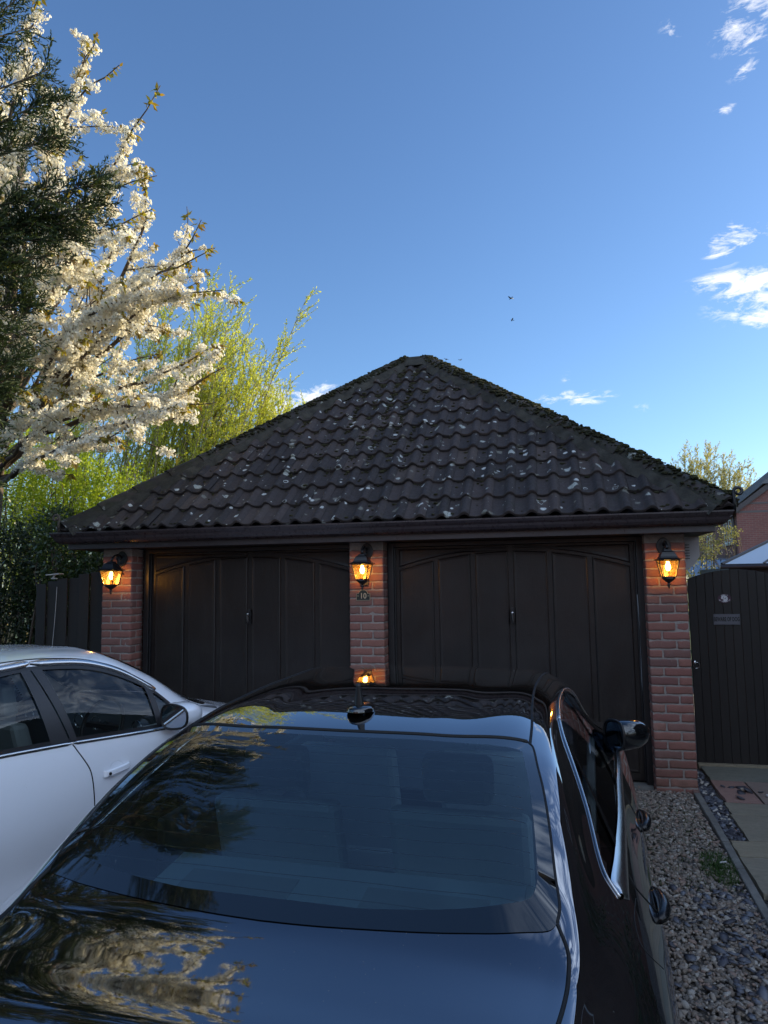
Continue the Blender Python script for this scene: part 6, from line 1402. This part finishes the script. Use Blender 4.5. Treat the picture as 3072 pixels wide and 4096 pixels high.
# ================================================================== HOUSES BEYOND
nb_brick = m_wallbrick('neighbour_brick', (.25,.105,.09), (.20,.085,.078), (.24,.19,.17))
nb_tile = simple('slate_grey_tile', (.11,.11,.105), .8, spec=.25, var=.25); white = simple('white_frame', (.50,.52,.52), .4); dglass = simple('window_glass', (.02,.025,.03), .03, spec=1.0)
def window(parent, fr_mat, cx, cy_, cz, w_, h_, face, mull=1):
    """face '-x' or '-y' : wall plane the window sits on, frame > panes"""
    f = MB(); g = MB(); t_ = .05
    def bx(mb, a0, a1, z0, z1, d0, d1):
        if face == '-y': mb.box(cx+a0, cx+a1, cy_+d0, cy_+d1, cz+z0, cz+z1)
        else: mb.box(cx+d0, cx+d1, cy_+a0, cy_+a1, cz+z0, cz+z1)
    bx(f, -w_/2, w_/2, h_/2-t_, h_/2, -.03, .04); bx(f, -w_/2, w_/2, -h_/2, -h_/2+t_, -.03, .04); bx(f, -w_/2, -w_/2+t_, -h_/2+t_, h_/2-t_, -.03, .04); bx(f, w_/2-t_, w_/2, -h_/2+t_, h_/2-t_, -.03, .04)
    for k in range(1, mull+1):
        a = -w_/2+w_*k/(mull+1); bx(f, a-t_/2, a+t_/2, -h_/2+t_, h_/2-t_, -.025, .035)
    o = f.build('window', fr_mat, parent, bevel=.006); bx(g, -w_/2+t_*.5, w_/2-t_*.5, -h_/2+t_*.5, h_/2-t_*.5, .002, .008); g.build('pane', dglass, o)
    s = MB(); bx(s, -w_/2-.06, w_/2+.06, -h_/2-.09, -h_/2-.002, -.09, .03); s.build('sill', simple('stone_sill', (.36,.32,.26), .8), o); return o
def nb_house():
    x0, y0, x1, y1, ez = 7.31, 24.0, 13.6, 33.5, 4.42; t = empty('brick_house', 'red brick two-storey neighbour house with half-hipped roof beyond the gate', 'house', (x0, y0, 0)); X, Yl = x1-x0, 3.3; T_ = .80
    rz = ez+X/2*T_; gl = ez+.98   # half hip starts here
    m = MB(); hw_ = (gl-ez)/T_
    MB().box(.0, X, Yl+.01, 9.5, -.2, 4.0).build('rear_wing', nb_brick, t)
    m.add([(0,0,-.2), (X,0,-.2), (X,0,ez), (X-hw_,0,gl), (hw_,0,gl), (0,0,ez), (0,Yl,-.2), (X,Yl,-.2), (X,Yl,ez), (X/2,Yl,rz), (0,Yl,ez)], [(0,1,2,3,4,5), (6,7,8,9,10), (0,6,10,5), (1,7,8,2)]); m.build('wall', nb_brick, t)
    bd = simple('blue_brick_band', (.12,.10,.10), .85)
    b = MB(); b.box(-.004, X, -.012, -.002, ez-.13, ez-.055).box(.10, X, -.012, -.002, ez+.20, ez+.27); b.build('string_course', bd, t)
    # pantiled roof: ribs running up the slope
    V = []; F = []; o_ = .28; nx_ = 60; cnt = 0
    for sg_ in (0, 1):
        ys = np.linspace(-.16, Yl+.15, 150)
        for (fx) in np.linspace(0, 1, 5):
            for y in ys:
                w_ = abs(math.sin(y/.34*math.pi))*.075; x = -o_+(X/2+o_)*fx; z = ez-o_*T_+(X/2+o_)*T_*fx+w_; yy = y
                zl = gl+.10; 
                if z > zl and y < (z-zl)*1.15-.16: yy = (z-zl)*1.15-.16
                V.append((x if not sg_ else X-x, yy, z+.10))
        k = len(ys)
        for i in range(4):
            for j in range(k-1): a = cnt+i*k+j; F.append((a, a+1, a+k+1, a+k))
        cnt += 5*k
    # front half-hip
    hv = [(hw_-.35, -.30, gl-.02), (X-hw_+.35, -.30, gl-.02), (X/2, (rz-gl)*1.15, rz+.12)]; V += hv; F.append((cnt, cnt+1, cnt+2))
    MB().add(V, F).build('roof', nb_tile, t, smooth=False)
    bg_ = MB(); bg_.prism([(-.30, ez-.33), (-.30, ez-.12), (hw_-.02, gl+.04), (hw_-.02+.25, gl+.04), (hw_-.02+.25, gl-.12), (hw_+.05, gl-.15)], 'y', -.14, -.10); bg_.box(hw_+.22, X-hw_, -.33, -.29, gl-.10, gl+.02); bg_.build('bargeboard', MT['fascia'], t)
    MB().tube([(-.06, .35, ez-.12), (-.06, .30, ez-.3), (-.06, .25, .2)], .038, 8).build('downpipe', MT['upvc'], t); MB().tube([(-.28, -.1, ez-.20), (-.28, Yl, ez-.20)], .06, 8).build('gutter', MT['upvc'], t)
    window(t, white, -.0, 1.45, 3.63, 1.25, .95, '-x', 2)
    window(t, white, -.0, 5.0, 3.2, 1.1, .95, '-x', 1); window(t, white, -.0, 3.2, 1.4, 1.4, 1.2, '-x', 2)
nb_house()
# glazed conservatory with ridge cresting
def conservatory():
    t = empty('conservatory', 'dark framed conservatory with finials on its ridge, in front of the brick house', 'conservatory', (3.7, 14.2, 0)); f = MB(); fr_ = simple('brown_pvc', (.055,.045,.045), .45)
    rzz = 2.32; ez = 1.55; L_ = 1.15; D_ = 1.6
    f.box(-.2, L_, -.05, .05, rzz-.07, rzz+.03)
    for x in (-.2, .30, .62, L_-.03): f.prism([(-D_, ez-.03), (-D_, ez+.03), (0, rzz+.0), (0, rzz-.07)], 'x', x-.02, x+.02)
    f.box(-.2, L_, -D_-.05, -D_+.02, ez-.06, ez+.02)
    for x in (-.2, .3, .8, L_): f.box(x-.03, x+.03, -D_-.04, -D_+.02, 0, ez-.06)
    f.box(-.2, L_, -D_-.04, -D_+.02, .0, .55); f.build('frame', fr_, t)
    gl_ = MB(); gl_.add([(-.2, -D_, ez+.01), (L_, -D_, ez+.01), (L_, 0, rzz-.02), (-.2, 0, rzz-.02)], [(0,1,2,3)]); gl_.build('roof_glazing', simple('sky_glass', (.05,.07,.10), .03, spec=1.0, coat=1), t)
    g2 = MB(); g2.add([(-.2, -D_, .55), (L_, -D_, .55), (L_, -D_, ez-.06), (-.2, -D_, ez-.06)], [(0,1,2,3)]); g2.build('pane', dglass, t)
    c = MB()
    for k in range(6):
        x = -.08+k*.225; c.lathe([(.012, 0), (.012, .03), (.032, .05), (.026, .07), (.008, .11 if k % 2 else .13), (.002, .135 if k % 2 else .16)], (x, 0, rzz+.03), 8)
    c.build('cresting', MT['plastic'], t)
conservatory()
def lean_to():
    t = empty('glass_roofed_outbuilding', 'dark outbuilding with a pale panelled glass roof just behind the gate', 'outbuilding', (3.15, 7.6, 0)); fr_ = simple('anthracite_pvc', (.035,.034,.038), .4)
    m = MB(); m.box(.05, 3.2, .05, 2.6, 0, 1.93); m.build('wall', simple('dark_render', (.03,.028,.032), .7), t)
    f = MB(); f.box(-.1, 3.4, -.03, .04, 1.94, 2.0)
    apex = (2.6, 1.3, 2.92)
    P0, P1 = np.array([-.08, -.02, 2.0]), np.array([3.4, -.02, 2.0]); A = np.array(apex); A0 = np.array([1.9, 1.2, 2.86]); 
    f.tube([tuple(P0), tuple(A0)], .032, 6).tube([tuple(A0), (3.4, 1.2, 2.9)], .03, 6)
    pan = MB(); pan.add([tuple(P0), tuple(P1), (3.4, 1.2, 2.88), tuple(A0)], [(0,1,2,3)]); pan.build('roof_panel', simple('pale_polycarbonate', (.50,.58,.66), .12, spec=.8, coat=.5), t)
    for k in range(1, 6):
        q = P0+(P1-P0)*k/5.; top_ = A0+(np.array([3.4, 1.2, 2.88])-A0)*min(1, k/5.)*1.0; f.tube([tuple(q), tuple(top_)], .022, 6)
    f.build('frame', fr_, t); g = MB(); g.tube([(-.12, -.07, 1.945), (3.4, -.07, 1.955)], .036, 10); g.build('gutter', MT['fascia'], t, smooth=True)
    b = MB(); b.box(1.24, 1.30, -.10, -.05, 1.86, 1.90).box(1.36, 1.40, -.10, -.05, 1.87, 1.90); b.build('clip', white, t)
lean_to()
# the house this drive belongs to, to the right of the camera (shades the drive from the low sun)
dkbrick = m_wallbrick('dark_brick', (.13,.075,.06), (.10,.06,.05), (.16,.14,.12))
def own_house():
    t = empty('brick_house', 'large brick house standing close on the right of the drive', 'house', (5.2, -4.6, gz(-4.6))); X, Yl, ez = 8.6, 10.0, 4.3; rz = ez+Yl/2*.53
    MB().add([(0,0,-.2), (0,Yl,-.2), (0,Yl,ez), (0,Yl/2,rz), (0,0,ez), (X,0,-.2), (X,Yl,-.2), (X,Yl,ez), (X,Yl/2,rz), (X,0,ez)], [(0,1,2,3,4), (5,6,7,8,9), (0,5,9,4), (1,6,7,2)]).build('wall', dkbrick, t)
    o_ = .35; V = [(-.15, -o_, ez-o_*.53+.06), (-.15, Yl/2, rz+.08), (-.15, Yl+o_, ez-o_*.62+.06), (X+.3, -o_, ez-o_*.62+.06), (X+.3, Yl/2, rz+.08), (X+.3, Yl+o_, ez-o_*.62+.06)]
    rf = MB().add(V+[(a, b, c-.10) for a, b, c in V], [(0,1,4,3), (1,2,5,4), (6,9,10,7), (7,10,11,8), (0,3,9,6), (2,8,11,5), (0,6,7,1), (1,7,8,2), (3,4,10,9), (4,5,11,10)]).build('roof', simple('brown_roof_tile', (.075,.055,.05), .8, var=.25), t)
    MB().box(6.0, 6.7, Yl/2-.35, Yl/2+.35, rz-.3, rz+1.0).build('chimney', wallmat, rf)
    for (y, z, w_, h_) in ((2.0, 3.6, 1.2, 1.05), (6.2, 3.6, 1.2, 1.05), (2.0, 1.45, 1.5, 1.15)): window(t, white, 0, y, z, w_, h_, '-x', 1)
    d = MB().box(-.03, .03, 3.6, 4.5, .0, 2.05).build('door', simple('dark_green_door', (.02,.05,.035), .3), t); MB().lathe([(.02, 0), (.03, .02), (.02, .04)], (-.05, 3.72, 1.0), 10).build('handle', MT['chrome'], d)
own_house()
# ---------------- birds
def bird(loc, label, rot, s=1.0):
    t = empty('bird', label, 'bird', loc, 'small birds flying above the ridge', (rng.uniform(-.3, .3), rng.uniform(-.4, .4), rot)); t.scale = (s,)*3
    b = MB(); b.lathe([(.004, -.10), (.03, -.06), (.042, 0), (.034, .06), (.020, .09), (.024, .11), (.004, .15)], n=10); o = b.build('body', simple('bird_dark', (.03,.028,.026), .7), t, smooth=True); o.rotation_euler = (R(-90), 0, 0)
    w_ = MB(); 
    for sg_ in (-1, 1): w_.add([(sg_*.02, .05, .01), (sg_*.14, .07, .07), (sg_*.27, -.02, .04), (sg_*.15, -.04, .055), (sg_*.02, -.05, .01)], [(0,1,2,3,4)])
    w_.add([(-.03, -.10, 0), (.03, -.10, 0), (.05, -.19, .0), (-.05, -.19, .0)], [(0,1,2,3)]); w_.build('wing', MT['plastic'], o if False else t)
for loc, lab, r_ in (((-1.8, 40, 26.4-6.0), 'tiny dark bird high above the ridge, right of centre', .8), ((-2.5, 60, 26.3), 'tiny dark bird nearest the ridge on the right', 2.0), ((-9.8, 55, 21.8), 'tiny dark bird left of the ridge', 1.2), ((-8.2, 55, 21.4), 'tiny dark bird directly above the ridge', .4), ((-6.6, 52, 20.3), 'tiny dark bird just right of the ridge peak', 2.6)):
    bird(loc, lab, r_)

# ---------------- across the drive, behind the camera: unseen houses and hedge added to darken the facade
def unseen_house(x0, x1, y, lab):
    t = empty('brick_house', lab, 'house', (x0, y, -.3)); X, D_, ez = x1-x0, 8.0, 5.0; rz = ez+D_/2*.8
    MB().add([(0,0,0), (X,0,0), (X,0,ez), (0,0,ez), (0,-D_,0), (X,-D_,0), (X,-D_,ez), (0,-D_,ez), (0,-D_/2,rz), (X,-D_/2,rz)], [(0,1,2,3), (4,5,6,7), (0,4,7,8,3), (1,5,6,9,2)]).build('wall', wallmat, t)
    o_ = .35; MB().add([(-.2, o_, ez-.28), (X+.2, o_, ez-.28), (X+.2, -D_/2, rz+.1), (-.2, -D_/2, rz+.1), (-.2, -D_-o_, ez-.28), (X+.2, -D_-o_, ez-.28)], [(0,1,2,3), (3,2,5,4)]).build('roof', nb_tile, t)
    for i in range(3):
        for z in (1.4, 3.75): window(t, white, X*(i+.5)/3, 0.0, z, 1.3, 1.1, '-y', 1)
unseen_house(-15, -5.5, -20, 'unseen brick house added across the drive behind the camera, left'); unseen_house(-3.5, 6, -22, 'unseen brick house added across the drive behind the camera, right')
leafmass('hedge', 'unseen tall dark garden hedge added along the left side of the drive behind the camera', 'hedge', (-7.8, -9.5, -.2), [((0,0,1.6),(1.2,4.0,2.2)), ((0,4.5,1.6),(1.1,2.8,2.0)), ((0,-5,2.0),(1.4,3.0,2.6))], 12000, .16, dkleaf, 20)

leafmass('hedge', 'clipped dark hedge along the right side of the path, beside the brick house', 'hedge', (3.2, -5.6, -.15), [((0,0,1.15),(.55,2.6,1.4)), ((0,3.2,1.1),(.5,2.0,1.3)), ((0,-3.6,1.1),(.55,2.2,1.3))], 24000, .075, dkleaf, 24)
